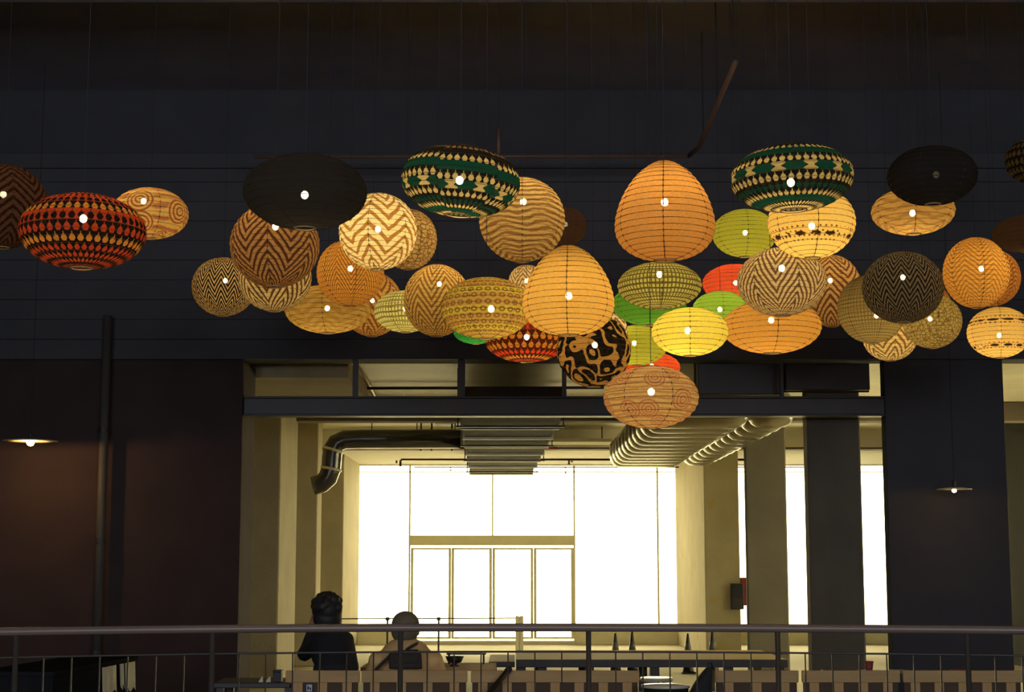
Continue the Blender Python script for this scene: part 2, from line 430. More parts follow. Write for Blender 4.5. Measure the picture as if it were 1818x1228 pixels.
pipe('thin straight pipe crossing in front of the window heads', [at(735, 829, Yp + .5), at(1440, 829, Yp + .5)], 0.012, drops=[(at(800, 829, Yp + .5), .05), (at(1004, 829, Yp + .5), .1)])
pipe('dark pipe crossing the lit ceiling strip above the beam', [at(560, 653, 18.6), at(826, 654, 18.6)], 0.022, drops=[(at(692, 653, 18.6), .04)])
pipe('second dark pipe crossing the lit ceiling strip just above the beam', [at(600, 689, 19.6), at(1072, 688, 19.6)], 0.018)
pipe('pale pipe running back beside the soffit edge', [at(637, 646, 17.8), at(672, 715, 21.5)], 0.022, FLANGE)
pipe('pale conduit along the corner of the soffit', [at(612, 642, 17.6), at(650, 706, 21.5)], 0.018, FLANGE)
pipe('red-tinted fire pipe under the ceiling beyond the beam', [at(720, 746, 22.6), at(880, 747, 22.6)], 0.02, REDP)
# cable tray below the second beam
ct = thing('cable_tray', 'dark cable tray hung in front of the second ceiling beam', 'tray', at(760, 770, 25.0))
p0, p1 = at(742, 772, 25.0), at(770, 752, 25.0)
for px in (745, 764, 800):
    bx('tray_post', xat(px, 25.0), xat(px + 3, 25.0), 25.0, 25.05, zat(800, 25.0), 3.65, STEEL_D, ct)
bx('tray', xat(740, 25), xat(806, 25), 25.0, 25.5, zat(778, 25), zat(771, 25), FLANGE, ct)
bx('tray_cover', xat(772, 25), xat(806, 25), 24.9, 25.4, zat(752, 25), zat(747, 25), STEEL_D, ct)

tr_ = thing('cable_trunking', 'pale flat cable trunking under the ceiling between the two kinds of duct', 'trunking', (xat(1023, 25.6), 25.6, zat(783, 25.6)))
bx('trunking', xat(958, 25.6), xat(1087, 25.6), 25.6, 26.3, zat(784, 25.6), zat(778, 25.6), CEIL_W, tr_, 0.004)
for px in (975, 1070): bx('hanger_strap', xat(px, 25.6), xat(px + 2, 25.6), 25.8, 25.83, zat(778, 25.6), HC, STEEL_D, tr_)

# ------------------------------------------------------------------ near ceiling: pipe and rods
pn = thing('ceiling_pipe', 'thin dark sprinkler pipe with an elbow under the black ceiling', 'pipe', at(1306, 110, 12.4))
b = pn.location
zc = at(1306, 110, 12.4).z
pA = at(1306, 110, 12.4)
def onz(px, py, z):
    d = at(px, py, 1.0) - Vector((0, 0, CAMZ)); return Vector((0, 0, CAMZ)) + d * ((z - CAMZ) / d.z)
pB = onz(1240, 262, zc); pC = onz(1222, 277, zc)
MB().tube([pA - b, pB - b, pC - b], 0.022, 8).build('pipe', mat('painted_pipe', (0.16, 0.09, 0.06), 0.5, 0.1, 5), pn, True)
MB().tube([pC - b, Vector((pC.x - 4.2, pC.y + .02, pC.z)) - b], 0.018, 8).build('branch_pipe', MATS['painted_pipe'], pn, True)
for f in (0.05, 0.45, 0.85):
    q = pA.lerp(pB, f) - b
    MB().tube([q, q + Vector((0, 0, CH - zc))], 0.006, 6).build('hanger_rod', STEEL_D, pn)
rod = thing('hanging_rod', 'short reddish steel rod hanging from the ceiling above the wavy tan lantern', 'rod', at(885, 272, 13.6))
L_ = CH - at(885, 272, 13.6).z
MB().tube([(0, 0, 0), (0, 0, .21)], 0.016, 8).build('rod', MATS['painted_pipe'], rod, True)
MB().tube([(0, 0, .205), (0, 0, L_)], 0.002, 5).build('wire', CORD, rod)
MB().lathe([(0.03, L_ - .02), (0.03, L_)], 10).build('ceiling_plate', STEEL_D, rod)

# ------------------------------------------------------------------ lantern materials
def mth(nt, op, a, b=None, c=None):
    n = nt.nodes.new('ShaderNodeMath'); n.operation = op
    for i, v in enumerate((a, b, c)):
        if v is None: continue
        if hasattr(v, 'node'): nt.links.new(v, n.inputs[i])
        else: n.inputs[i].default_value = v
    return n.outputs[0]
def ramp_const(nt, fac, cols):
    n = nt.nodes.new('ShaderNodeValToRGB'); n.color_ramp.interpolation = 'CONSTANT'
    e = n.color_ramp.elements; k = len(cols)
    while len(e) > 1: e.remove(e[-1])
    e[0].position = 0; e[0].color = (*cols[0], 1)
    for i in range(1, k):
        x = e.new(i / k); x.color = (*cols[i], 1)
    nt.links.new(fac, n.inputs[0])
    return n.outputs[0]
def smooth(nt, x, a, b):
    n = nt.nodes.new('ShaderNodeMapRange'); n.interpolation_type = 'SMOOTHSTEP'
    n.inputs[1].default_value = a; n.inputs[2].default_value = b
    nt.links.new(x, n.inputs[0]); return n.outputs[0]

def lantern_mat(name, kind, a, b=None, see=0.03, **kw):
    m, nt, out = new_mat(name)
    tc = nt.nodes.new('ShaderNodeTexCoord'); sp = nt.nodes.new('ShaderNodeSeparateXYZ'); nt.links.new(tc.outputs['UV'], sp.inputs[0])
    u, v = sp.outputs[0], sp.outputs[1]
    oc = tc.outputs['Object']
    A = lambda *x: mth(nt, *x)
    wob = noise(nt, kw.get('wob_s', 9), 2, oc).outputs[0]
    if kind == 'plain':
        c = mixc(nt, 0.0, a, a)
    elif kind == 'chevron':
        tri = A('MULTIPLY', A('PINGPONG', A('MULTIPLY', u, kw['nz']), 0.5), 2.0)
        tri = A('POWER', tri, kw.get('pw', 1.0))
        ph = A('ADD', A('MULTIPLY', v, kw['ns']), A('MULTIPLY', tri, kw['amp']))
        ph = A('ADD', ph, A('MULTIPLY', wob, kw.get('wob', 0.7)))
        s = A('PINGPONG', ph, 0.5)
        msk = smooth(nt, s, kw.get('duty', 0.25) - 0.05, kw.get('duty', 0.25) + 0.05)
        c = mixc(nt, msk, b, a)
    elif kind == 'waves':
        tri = A('PINGPONG', A('ADD', A('MULTIPLY', u, kw['nz']), A('MULTIPLY', A('PINGPONG', A('MULTIPLY', v, 3.0), 0.5), 0.6)), 0.5)
        ph = A('ADD', A('MULTIPLY', v, kw['ns']), A('ADD', A('MULTIPLY', tri, kw['amp']), A('MULTIPLY', wob, 1.0)))
        msk = smooth(nt, A('PINGPONG', ph, 0.5), 0.17, 0.3)
        c = mixc(nt, msk, b, a)
    elif kind == 'pins':
        R, N = kw['rows'], kw['n']
        v2 = A('ADD', v, A('MULTIPLY', A('FLOOR', A('MULTIPLY', u, kw.get('gores', 5))), kw.get('gshift', 0.0)))
        v2 = A('FRACT', v2)
        rv = A('MULTIPLY', v2, float(len(R))); row = A('FLOOR', rv); fv = A('FRACT', rv)
        cu = A('ABSOLUTE', A('SUBTRACT', A('FRACT', A('ADD', A('MULTIPLY', u, N), A('MULTIPLY', row, kw.get('stag', 0.5)))), 0.5))
        body = A('SUBTRACT', 0.40, A('MULTIPLY', A('ABSOLUTE', A('SUBTRACT', fv, 0.36)), 0.62))
        neck = A('MULTIPLY', smooth(nt, A('ABSOLUTE', A('SUBTRACT', fv, 0.78)), 0.16, 0.0), -0.10)
        wd = A('ADD', body, neck)
        msk = smooth(nt, A('SUBTRACT', wd, cu), -0.03, 0.03)
        edge = A('MULTIPLY', smooth(nt, fv, 0.02, 0.1), smooth(nt, fv, 1.0, 0.92))
        msk = A('MULTIPLY', msk, edge)
        # large figures in selected rows
        base = ramp_const(nt, v2, [r[0] for r in R]); mot = ramp_const(nt, v2, [r[1] for r in R])
        c = mixc(nt, msk, base, mot)
        if kw.get('big'):
            bu = A('ABSOLUTE', A('SUBTRACT', A('FRACT', A('MULTIPLY', u, kw['big'])), 0.5))
            lobes = A('ADD', 0.16, A('MULTIPLY', A('SINE', A('MULTIPLY', fv, 9.0)), 0.07))
            bm = smooth(nt, A('SUBTRACT', lobes, bu), -0.015, 0.015)
            rowm = ramp_const(nt, v2, [(1, 1, 1) if len(r) > 2 else (0, 0, 0) for r in R])
            sr = nt.nodes.new('ShaderNodeSeparateColor'); nt.links.new(rowm, sr.inputs[0])
            c = mixc(nt, A('MULTIPLY', bm, sr.outputs[0]), c, kw['bigc'])
    elif kind == 'rings':
        cv = nt.nodes.new('ShaderNodeCombineXYZ')
        nt.links.new(A('MULTIPLY', u, kw['nu']), cv.inputs[0]); nt.links.new(A('MULTIPLY', v, kw['nv']), cv.inputs[1])
        vo = nt.nodes.new('ShaderNodeTexVoronoi'); vo.voronoi_dimensions = '2D'; vo.inputs['Scale'].default_value = 1.0
        vo.inputs['Randomness'].default_value = 0.75; nt.links.new(cv.outputs[0], vo.inputs['Vector'])
        d = vo.outputs['Distance']
        rg = smooth(nt, A('PINGPONG', A('MULTIPLY', d, 9.0), 0.5), 0.16, 0.34)
        st = smooth(nt, A('PINGPONG', A('ADD', A('MULTIPLY', v, kw['ns']), A('MULTIPLY', wob, 0.8)), 0.5), 0.1, 0.3)
        inside = smooth(nt, d, 0.40, 0.36)
        m1 = mixc(nt, st, kw['c3'], a); m2 = mixc(nt, rg, b, kw.get('c4', a))
        c = mixc(nt, inside, m1, m2)
    elif kind == 'grid':
        gu = smooth(nt, A('PINGPONG', A('MULTIPLY', u, kw['nu']), 0.5), 0.12, 0.22)
        gv = smooth(nt, A('PINGPONG', A('ADD', A('MULTIPLY', v, kw['nv']), A('MULTIPLY', wob, 0.5)), 0.5), 0.12, 0.22)
        c = mixc(nt, A('MULTIPLY', gu, gv), b, a)
    elif kind == 'swirl':
        n = noise(nt, kw['s'], 0.0, oc); n.inputs['Distortion'].default_value = kw.get('dist', 0.6)
        s = A('PINGPONG', A('MULTIPLY', n.outputs[0], kw['k']), 0.5)
        c = mixc(nt, smooth(nt, s, 0.26, 0.31), b, a)
    elif kind == 'dots':
        c = mixc(nt, 0.0, a, a)
        for (v0, v1, N, cell, rad, rows) in kw['bands']:
            f = A('DIVIDE', A('SUBTRACT', v, v0), v1 - v0)
            inb = A('MULTIPLY', A('GREATER_THAN', f, 0.0), A('LESS_THAN', f, 1.0))
            fr = A('MULTIPLY', f, float(rows)); row = A('FLOOR', fr)
            cu = A('SUBTRACT', A('FRACT', A('ADD', A('MULTIPLY', u, float(N)), A('MULTIPLY', row, 0.5))), 0.5)
            cv_ = A('SUBTRACT', A('FRACT', fr), 0.5)
            d = A('SQRT', A('ADD', A('MULTIPLY', cu, cu), A('MULTIPLY', cv_, cv_)))
            msk = A('MULTIPLY', smooth(nt, d, rad + 0.05, rad - 0.05), inb)
            msk = A('MULTIPLY', msk, smooth(nt, noise(nt, 22, 1, oc).outputs[0], 0.36, 0.46))
            c = mixc(nt, msk, c, cell)
    elif kind == 'motif':
        R, N = kw['rows'], kw['n']
        rv = A('MULTIPLY', v, float(R)); row = A('FLOOR', rv)
        cu = A('SUBTRACT', A('FRACT', A('ADD', A('MULTIPLY', u, float(N)), A('MULTIPLY', row, 0.5))), 0.5)
        cv_ = A('SUBTRACT', A('FRACT', rv), 0.5)
        d = A('SQRT', A('ADD', A('MULTIPLY', cu, cu), A('MULTIPLY', cv_, cv_)))
        rg = smooth(nt, A('ABSOLUTE', A('SUBTRACT', d, 0.27)), 0.14, 0.07)
        alt = A('GREATER_THAN', A('MODULO', A('ADD', row, 0.5), 3.0), 1.0)
        base = mixc(nt, alt, kw['c3'], a)
        c = mixc(nt, rg, base, b)
    elif kind == 'crackle':
        vo = nt.nodes.new('ShaderNodeTexVoronoi'); vo.feature = 'DISTANCE_TO_EDGE'; vo.inputs['Scale'].default_value = kw['s']
        nt.links.new(oc, vo.inputs['Vector'])
        c = mixc(nt, smooth(nt, vo.outputs['Distance'], 0.02, 0.16), b, a)
    # woven paper: fine variation of the cloth
    fn = noise(nt, 90, 2, oc).outputs[0]
    c = mixc(nt, A('MULTIPLY', A('SUBTRACT', fn, 0.2), 0.45), c, (0.0, 0.0, 0.0))
    tr = nt.nodes.new('ShaderNodeBsdfTranslucent'); df = nt.nodes.new('ShaderNodeBsdfDiffuse')
    nt.links.new(c, tr.inputs[0]); nt.links.new(c, df.inputs[0])
    x = nt.nodes.new('ShaderNodeMixShader'); x.inputs[0].default_value = 0.32
    nt.links.new(tr.outputs[0], x.inputs[1]); nt.links.new(df.outputs[0], x.inputs[2])
    tp = nt.nodes.new('ShaderNodeBsdfTransparent')
    y = nt.nodes.new('ShaderNodeMixShader'); y.inputs[0].default_value = see
    nt.links.new(x.outputs[0], y.inputs[1]); nt.links.new(tp.outputs[0], y.inputs[2])
    nt.links.new(y.outputs[0], out.inputs[0])
    return m

# ------------------------------------------------------------------ lantern builder
BULBC = (1.0, 0.76, 0.40)
BR = 0.0185
def bulb_mat(p):
    return emit('bulb_glow_%d' % round(p), BULBC, p)
GORES = 6
RAD = {}
def lantern(num, label, cx, cy, wpx, hpx, Y, shape, material, power, bulb=None, rot=0.0, tilt=(0, 0), group=None, seamcol=None, name='paper_lantern', spot=None):
    c = at(cx, cy, Y)
    R = wpx * Y / F * 1.0
    phi = math.atan2(c.z - CAMZ, Y)
    hh = hpx * Y / F
    H = math.sqrt(max(hh * hh - (R * math.sin(phi)) ** 2, (0.45 * hh) ** 2)) / math.cos(phi)
    o = thing(name, label, 'lantern', c, group)
    k = 0.30 if shape == 'egg' else 0.0
    if shape == 'egg':
        nrm = max((1 - abs(q / 50) ** 2.25) ** 0.5 * (1 - k * q / 50) for q in range(-49, 50))
    else: nrm = 1.0
    ex = 0.5 if shape != 'flat' else 0.44
    rh = 0.17
    # parametrise by angle, hole radius rh
    a0 = math.acos(min(1, rh))
    prof = []
    nr = max(10, min(24, round(2.2 * H / 0.027)))
    n = nr * 2
    for i in range(n + 1):
        a = -a0 + 2 * a0 * i / n
        t = math.sin(a); r = (1 - abs(t) ** (2.25 if shape == 'egg' else 2)) ** ex * (1 - k * t) / nrm
        rib = 0.0 if i % 2 == 0 else 0.0035
        prof.append((R * r + rib, H * t))
    if shape == 'egg':
        prof = [(max(r, rh * R), z) for r, z in prof]
    # arc length v
    L = [0]
    for i in range(n): L.append(L[-1] + math.hypot(prof[i + 1][0] - prof[i][0], prof[i + 1][1] - prof[i][1]))
    V = [x / L[-1] for x in L]
    SEG = 54
    verts = []; faces = []; uvs = []
    for i, (r, z) in enumerate(prof):
        for s in range(SEG + 1):
            an = 2 * PI * s / SEG
            g = 1 - 0.012 * abs(math.cos(an * GORES / 2)) ** 6   # cloth drawn in along the seams
            verts.append((r * g * math.cos(an), r * g * math.sin(an), z)); uvs.append((s / SEG, V[i]))
    for i in range(n):
        for s in range(SEG):
            q = i * (SEG + 1) + s
            faces.append((q, q + 1, q + SEG + 2, q + SEG + 1))
    me = bpy.data.meshes.new('shade'); me.from_pydata(verts, [], faces)
    uvl = me.uv_layers.new(name='UVMap')
    li = [0] * len(me.loops); me.loops.foreach_get('vertex_index', li)
    flat = []
    for x in li: flat += uvs[x]
    uvl.data.foreach_set('uv', flat)
    me.polygons.foreach_set('use_smooth', [True] * len(me.polygons)); me.materials.append(material)
    E0 = Euler((math.radians(tilt[0]), math.radians(tilt[1]), 0)).to_matrix()
    def link(nm, mesh, rz):
        p = bpy.data.objects.new(nm, mesh); COL.objects.link(p); p.parent = o
        p.rotation_euler = (E0 @ Euler((0, 0, rz)).to_matrix()).to_euler(); return p
    link('shade', me, rot)
    mb = MB()
    for i in range(0, n + 1, 2):
        r, z = prof[i]; r += 0.0005
        mb.tube([(r * math.cos(2 * PI * s / 32), r * math.sin(2 * PI * s / 32), z) for s in range(32)], 0.0016, 3, True)
    cm = bpy.data.meshes.new('wire_coil'); cm.from_pydata(mb.v, [], mb.f); cm.materials.append(WIRE)
    link('wire_coil', cm, 0)
    mb = MB().tube([(r * 0.988 + 0.001, 0, z) for r, z in prof[::2]], 0.0022, 4)
    sm = bpy.data.meshes.new('seam'); sm.from_pydata(mb.v, [], mb.f); sm.materials.append(WIRE)
    for g in range(GORES): link('seam', sm, rot + 2 * PI * g / GORES)
    ro, zo = prof[0]
    rm = MB().tube([((ro + .001) * math.cos(2 * PI * q / 28), (ro + .001) * math.sin(2 * PI * q / 28), zo - .002) for q in range(28)], 0.004, 6, True)
    rb = bpy.data.meshes.new('bottom_ring'); rb.from_pydata(rm.v, [], rm.f); rb.materials.append(RING); link('bottom_ring', rb, 0)
    rt, ztp = prof[-1]
    rm = MB().tube([(rt * math.cos(2 * PI * s / 28), rt * math.sin(2 * PI * s / 28), ztp) for s in range(28)], 0.004, 5, True)
    rb = bpy.data.meshes.new('top_ring'); rb.from_pydata(rm.v, [], rm.f); rb.materials.append(WIRE); link('top_ring', rb, 0)
    # bulb, socket and cord
    if bulb: b = at(bulb[0], bulb[1], Y) - c
    else: b = Vector((0, 0, 0.12 * H))
    b.x = max(-0.45 * R, min(0.45 * R, b.x)); b.z = max(-0.5 * H, min(0.6 * H, b.z))
    bm_ = MB(); ic = []
    rings = []
    for i in range(7):
        a = -PI / 2 + PI * (0.06 + 0.9 * i / 6); rr = BR * math.cos(a) * (1 if i < 5 else 0.8)
        rings.append([(rr * math.cos(2 * PI * q / 10), rr * math.sin(2 * PI * q / 10), BR * 1.1 * math.sin(a)) for q in range(10)])
    bo = bm_.loft(rings).build('bulb', bulb_mat(power), o, True); bo.location = b
    so = MB().lathe([(0.011, BR), (0.013, BR + .005), (0.013, BR + .05), (0.006, BR + .06)], 10).build('socket', CORD, o); so.location = b
    ct = MB().tube([b + Vector((0, 0, BR + .058)), Vector((b.x * 0.15, b.y * 0.15, H * 0.98)), Vector((0, 0, H * 1.15)), Vector((0, 0, CH - c.z))], 0.0018, 5).build('cord', CORD, o)
    return o

# palettes (cloth colours)
TAN = (0.80, 0.60, 0.30); CREAM = (0.88, 0.76, 0.42); BRN = (0.30, 0.13, 0.035); ORANGE = (0.78, 0.42, 0.075); DBRN = (0.13, 0.055, 0.02)
GOLD = (0.82, 0.55, 0.16); BLK = (0.012, 0.011, 0.010); RED = (0.75, 0.07, 0.025); GREEN = (0.16, 0.42, 0.05); LIME = (0.50, 0.58, 0.07)
YEL = (0.90, 0.72, 0.12); TEAL = (0.006, 0.05, 0.035); ROR = (0.50, 0.065, 0.022); AMB = (0.66, 0.28, 0.045); DTAN = (0.50, 0.33, 0.13)
chev = lambda nm, a, b, nz=6, ns=11, amp=2.2, duty=0.22, **k: lantern_mat(nm, 'chevron', a, b, nz=nz, ns=ns, amp=amp, duty=duty, **k)
redpins = lambda nm: lantern_mat(nm, 'pins', BLK, n=44, stag=0.5, see=0.03, rows=[
    (BLK, (.2,.04,.02)), (BLK, ROR), (BLK, ROR), (BLK, ROR), (BLK, AMB), (BLK, ROR), (ROR, BLK), (BLK, AMB), (ROR, BLK), (BLK, ROR), (BLK, ROR), (BLK, (0.2, 0.05, .02))])
P = 240.0
LN = []
S = 'sphere'; O = 'oblate'; G = 'egg'
GT = (0.55, 0.42, 0.17)
greenpins = lambda nm, sh: lantern_mat(nm, 'pins', BLK, n=48, stag=0.0, see=0.03, big=12, bigc=GT, gores=6, gshift=sh, rows=[
    (BLK, GT), (BLK, GT), (TEAL, TEAL), (BLK, GT), (BLK, TEAL), (BLK, GT), (TEAL, TEAL, 1), (BLK, GT), (TEAL, TEAL), (BLK, GT), (BLK, BLK), (BLK, (0.2, .12, .06)), (BLK, BLK)])

lantern(1, 'dim brown chevron globe lantern cut by the left picture edge', 6, 366, 79, 77, 9.11, S, chev('dim_chevron', (0.20, 0.09, 0.045), (0.05, 0.02, 0.012), ns=13), P * .22, (6, 345))
lantern(2, 'red and black oval lantern with toothed bands, at the far left', 147, 411, 113, 70, 7.6, O, redpins('red_bands'), P * 0.9, (148, 388), 0.3)
lantern(3, 'gold oval lantern with a ring print behind the red and black one', 267, 379, 68, 47, 10.59, O, lantern_mat('gold_rings', 'rings', GOLD, (0.42, 0.15, 0.06), nu=6, nv=2.4, ns=7, c3=(0.55, 0.22, .09)), P * .8, (255, 357), 1.0)
lantern(4, 'black oval lantern showing only its bulb, above the brown chevron globe', 542, 341, 112, 70, 7.6, O, lantern_mat('black_cloth', 'grid', (0.045, 0.040, 0.040), (0.028, 0.027, 0.027), nu=200, nv=60, see=0.03), P * .45, (541, 346), 0.1)
lantern(5, 'brown chevron globe lantern tucked under the black one', 488, 435, 80, 77, 9.0, S, chev('brown_chevron', (0.46, 0.25, 0.09), (0.10, 0.04, 0.02), ns=12, amp=3.0), P * .95, (489, 402), 0.5)
lantern(6, 'tan and brown chevron lantern peeping out below the brown chevron globe', 488, 492, 66, 62, 10.51, S, chev('tan_brown_chevron', (0.62, 0.48, 0.22), DBRN, ns=8, amp=3.4, nz=5), P * .8, None, 0.2)
lantern(7, 'black and tan globe with fine zigzag lines, lowest on the left', 397, 509, 57, 53, 12.63, S, chev('fine_zigzag', (0.62, 0.42, 0.18), BLK, nz=15, ns=15, amp=2.2, duty=0.27, wob=0.2), P * .75, (400, 498), 0.2)
lantern(8, 'orange leaf-print globe lantern below the bright yellow chevron globe', 622, 484, 60, 61, 11.23, S, chev('orange_leaf', (0.74, 0.38, 0.07), (0.34, 0.13, 0.03), nz=7, ns=17, amp=4.5), P * .8, None, 0.8)
lantern(9, 'bright yellow globe lantern with broad brown chevrons', 671, 411, 70, 70, 10.29, S, chev('bright_chevron', (0.92, 0.80, 0.42), (0.45, 0.22, 0.055), nz=6, ns=9, amp=1.6, duty=0.2), P * 1.25, (671, 407), 0.35)
lantern(48, 'tan crackle-print globe behind the bright yellow chevron globe', 725, 425, 52, 55, 12.58, S, lantern_mat('tan_crackle', 'crackle', (0.62, 0.42, 0.15), (0.28, 0.14, 0.04), s=26), P * .75)
lantern(10, 'brown chevron lantern squeezed behind the pale grid lantern', 661, 540, 54, 58, 13.68, S, chev('amber_chevron', (0.70, 0.42, 0.12), (0.30, 0.11, 0.03), nz=6, ns=9, amp=2.2), P * .8, None, 0.4)
lantern(11, 'golden plain oval lantern low on the left of the cluster', 582, 549, 77, 44, 11.69, O, lantern_mat('golden_weave', 'chevron', (0.72, 0.48, 0.13), (0.60, 0.37, 0.09), nz=6, ns=9, amp=1.2, duty=0.25), P * .75, (581, 547), 0.5)
lantern(12, 'pale yellow-green oval lantern with a fine grid print', 720, 553, 57, 38, 13.27, O, lantern_mat('pale_grid', 'grid', (0.86, 0.82, 0.34), (0.30, 0.28, 0.08), nu=58, nv=13), P * .9, None, 0.1)
lantern(13, 'amber and brown chevron globe between the pale grid and dotted oval lanterns', 776, 533, 60, 65, 12.8, S, chev('gold_chevron', (0.80, 0.56, 0.17), (0.36, 0.16, 0.04), nz=7, ns=11, amp=2.6), P * .95, (780, 504), 0.55)
lantern(14, 'olive brown oval lantern printed with rows of small rosettes', 864, 547, 82, 56, 8.96, O, lantern_mat('rosettes', 'motif', (0.50, 0.33, 0.08), (0.30, 0.14, 0.035), rows=15, n=30, c3=(0.55, 0.48, 0.06)), P * .9, (872, 548), 0.15)
lantern(15, 'black and green oval lantern with tan figures above the wavy tan globe', 818, 322, 108, 66, 7.6, 'flat', greenpins('green_bands_left', 0.03), P * 1.25, (816, 320), 0.15, (2, 5))
lantern(16, 'large tan globe lantern with fine wavy stripes, behind the left green banded oval', 927, 390, 77, 77, 9.35, S, lantern_mat('wavy_tan', 'waves', (0.72, 0.50, 0.19), (0.36, 0.19, 0.055), nz=5, ns=20, amp=1.6), P * .95, (929, 358), 0.52)
lantern(49, 'very dim brown lantern half hidden behind the wavy tan globe', 1004, 402, 38, 35, 13.2, S, lantern_mat('dim_brown', 'plain', (0.06, 0.03, 0.018), see=0.005), P * .35)
lantern(17, 'small tan leaf-print lantern between the rosette oval and the lower egg', 935, 502, 33, 33, 13.2, S, chev('tan_leaf', (0.66, 0.50, 0.24), (0.26, 0.14, 0.05), nz=7, ns=9, amp=2.0), P * .45)
lantern(18, 'orange egg-shaped paper lantern in the middle, the lower of two eggs', 1009, 515, 82, 82, 8.69, G, lantern_mat('orange_paper_low', 'plain', (0.82, 0.50, 0.115), see=0.03), P * 1.0, (1010, 525), 0.45)
lantern(19, 'orange red oval lantern with toothed bands, half hidden under the rosette oval', 935, 603, 75, 41, 10.67, O, lantern_mat('red_bands_low', 'pins', BLK, n=34, stag=0.5, rows=[((.08, .02, .01), ROR), ((.08, .02, .01), AMB), ((.08, .02, .01), RED), ((.1, .02, .01), AMB), ((.08, .02, .01), AMB), (RED, (.2, .04, .02)), ((.1, .02, .01), AMB), (RED, (.1, .02, .01)), ((.1, .02, .01), ROR)]), P * 1.0, None, 0.2)
lantern(20, 'small dark green lantern peeping out under the rosette oval', 845, 590, 40, 21, 13.2, O, lantern_mat('deep_green', 'plain', (0.04, 0.30, 0.06)), P * .5)
lantern(21, 'black globe lantern with bold tan swirls', 1054, 622, 66, 66, 10.38, S, lantern_mat('swirl_print', 'swirl', (0.50, 0.27, 0.07), (0.010, 0.009, 0.008), s=11.0, k=3.0, dist=0.3), P * .85, (1056, 612), 0.35)
lantern(50, 'sliver of a pale striped lantern behind the lower egg', 1084, 585, 30, 30, 12.97, S, chev('pale_stripe', (0.80, 0.66, 0.36), (0.24, 0.13, 0.05), nz=5, ns=5, amp=1.5), P * .4)
lantern(22, 'brown oval lantern with ringed wood-grain print, lowest of all', 1156, 705, 85, 56, 8.47, O, lantern_mat('wood_rings', 'rings', (0.62, 0.42, 0.16), (0.42, 0.20, 0.085), nu=9, nv=3.4, ns=19, c3=(0.46, 0.26, 0.10), c4=(0.60, 0.36, 0.15)), P * .75, (1156, 695), 0.9)
lantern(23, 'bright red lantern just above the ringed brown oval', 1157, 653, 51, 28, 13.73, O, lantern_mat('red_paper_low', 'plain', (0.85, 0.13, 0.04)), P * 1.0)
lantern(24, 'yellow-green oval lantern between the swirl globe and the yellow oval', 1130, 613, 55, 36, 13.28, O, lantern_mat('lime_paper_low', 'plain', (0.50, 0.52, 0.06)), P * 1.0, (1126, 609), 0.45)
lantern(25, 'bright plain yellow oval lantern', 1225, 589, 68, 44, 9.99, O, lantern_mat('yellow_paper', 'plain', (0.90, 0.76, 0.12), see=0.03), P * 1.0, (1221, 587), 0.42)
lantern(26, 'olive oval lantern with a fine plaid grid directly under the upper egg', 1171, 507, 75, 43, 9.6, O, lantern_mat('olive_grid', 'grid', (0.62, 0.56, 0.16), (0.16, 0.13, 0.03), nu=64, nv=17), P * .9, (1171, 487), 0.5)
lantern(27, 'dark green oval lantern right below the plaid grid lantern', 1153, 540, 66, 39, 10.91, O, lantern_mat('green_paper', 'plain', (0.13, 0.36, 0.04)), P * .8, None, 0.45)
lantern(28, 'large orange egg-shaped paper lantern, the upper of two eggs', 1180, 374, 90, 92, 8.0, G, lantern_mat('orange_paper_top', 'plain', (0.80, 0.40, 0.10), see=0.03), P * 0.82, (1180, 359), 0.40)
lantern(29, 'olive green oval lantern beside the upper egg', 1322, 414, 58, 44, 12.41, O, lantern_mat('olive_green_paper', 'plain', (0.46, 0.47, 0.055), see=0.03), P * .85, (1323, 413), 0.5)
lantern(30, 'bright red lantern half hidden by the big tan chevron globe', 1304, 503, 57, 35, 13.2, O, lantern_mat('red_paper', 'plain', (0.85, 0.13, 0.05)), P * 1.0, (1306, 502), 0.3)
lantern(31, 'green lantern between the red one and the plain yellow oval', 1279, 550, 50, 34, 12.92, O, lantern_mat('green_paper_small', 'plain', (0.30, 0.50, 0.06)), P * 0.95, (1278, 549), 0.52)
lantern(32, 'black and green oval lantern with tan figures above the dot-banded globe', 1406, 316, 110, 63, 7.6, 'flat', greenpins('green_bands_right', 0.0), P * 1.1, (1404, 324), 0.4, (1, -2))
lantern(33, 'golden globe lantern with a band of dark dots', 1441, 395, 78, 66, 8.89, S, lantern_mat('dot_band', 'dots', (0.86, 0.60, 0.17), bands=[(0.24, 0.42, 46, (0.22, 0.09, 0.03), 0.22, 4), (0.30, 0.36, 16, (0.03, 0.015, .01), 0.36, 1), (0.66, 0.86, 44, (0.30, 0.13, 0.04), 0.24, 5)]), P * 1.05, (1441, 401), 0.5)
lantern(34, 'big tan globe lantern with brown herringbone gores, above the orange oval', 1388, 500, 80, 62, 9.28, S, chev('tan_herringbone', (0.76, 0.60, 0.30), (0.22, 0.105, 0.035), nz=6, ns=11, amp=4.0, duty=0.23), P * .9, (1388, 476), 0.75)
lantern(35, 'brown striped globe lantern to the right of the herringbone globe', 1476, 516, 55, 65, 13.09, S, chev('brown_stripe', (0.68, 0.42, 0.15), (0.20, 0.075, 0.03), nz=5, ns=12, amp=2.6), P * .85, (1474, 498), 0.7)
lantern(36, 'plain orange oval lantern under the herringbone globe', 1370, 580, 88, 49, 10.17, O, lantern_mat('orange_paper_oval', 'plain', (0.86, 0.47, 0.10), see=0.03), P * 1.15, (1369, 568), 0.5)
lantern(37, 'olive tan woven globe partly behind the dark zigzag globe', 1548, 548, 61, 62, 12.3, S, lantern_mat('olive_weave', 'grid', (0.48, 0.36, 0.13), (0.28, 0.20, 0.07), nu=60, nv=26), P * .75, (1556, 560), 0.6)
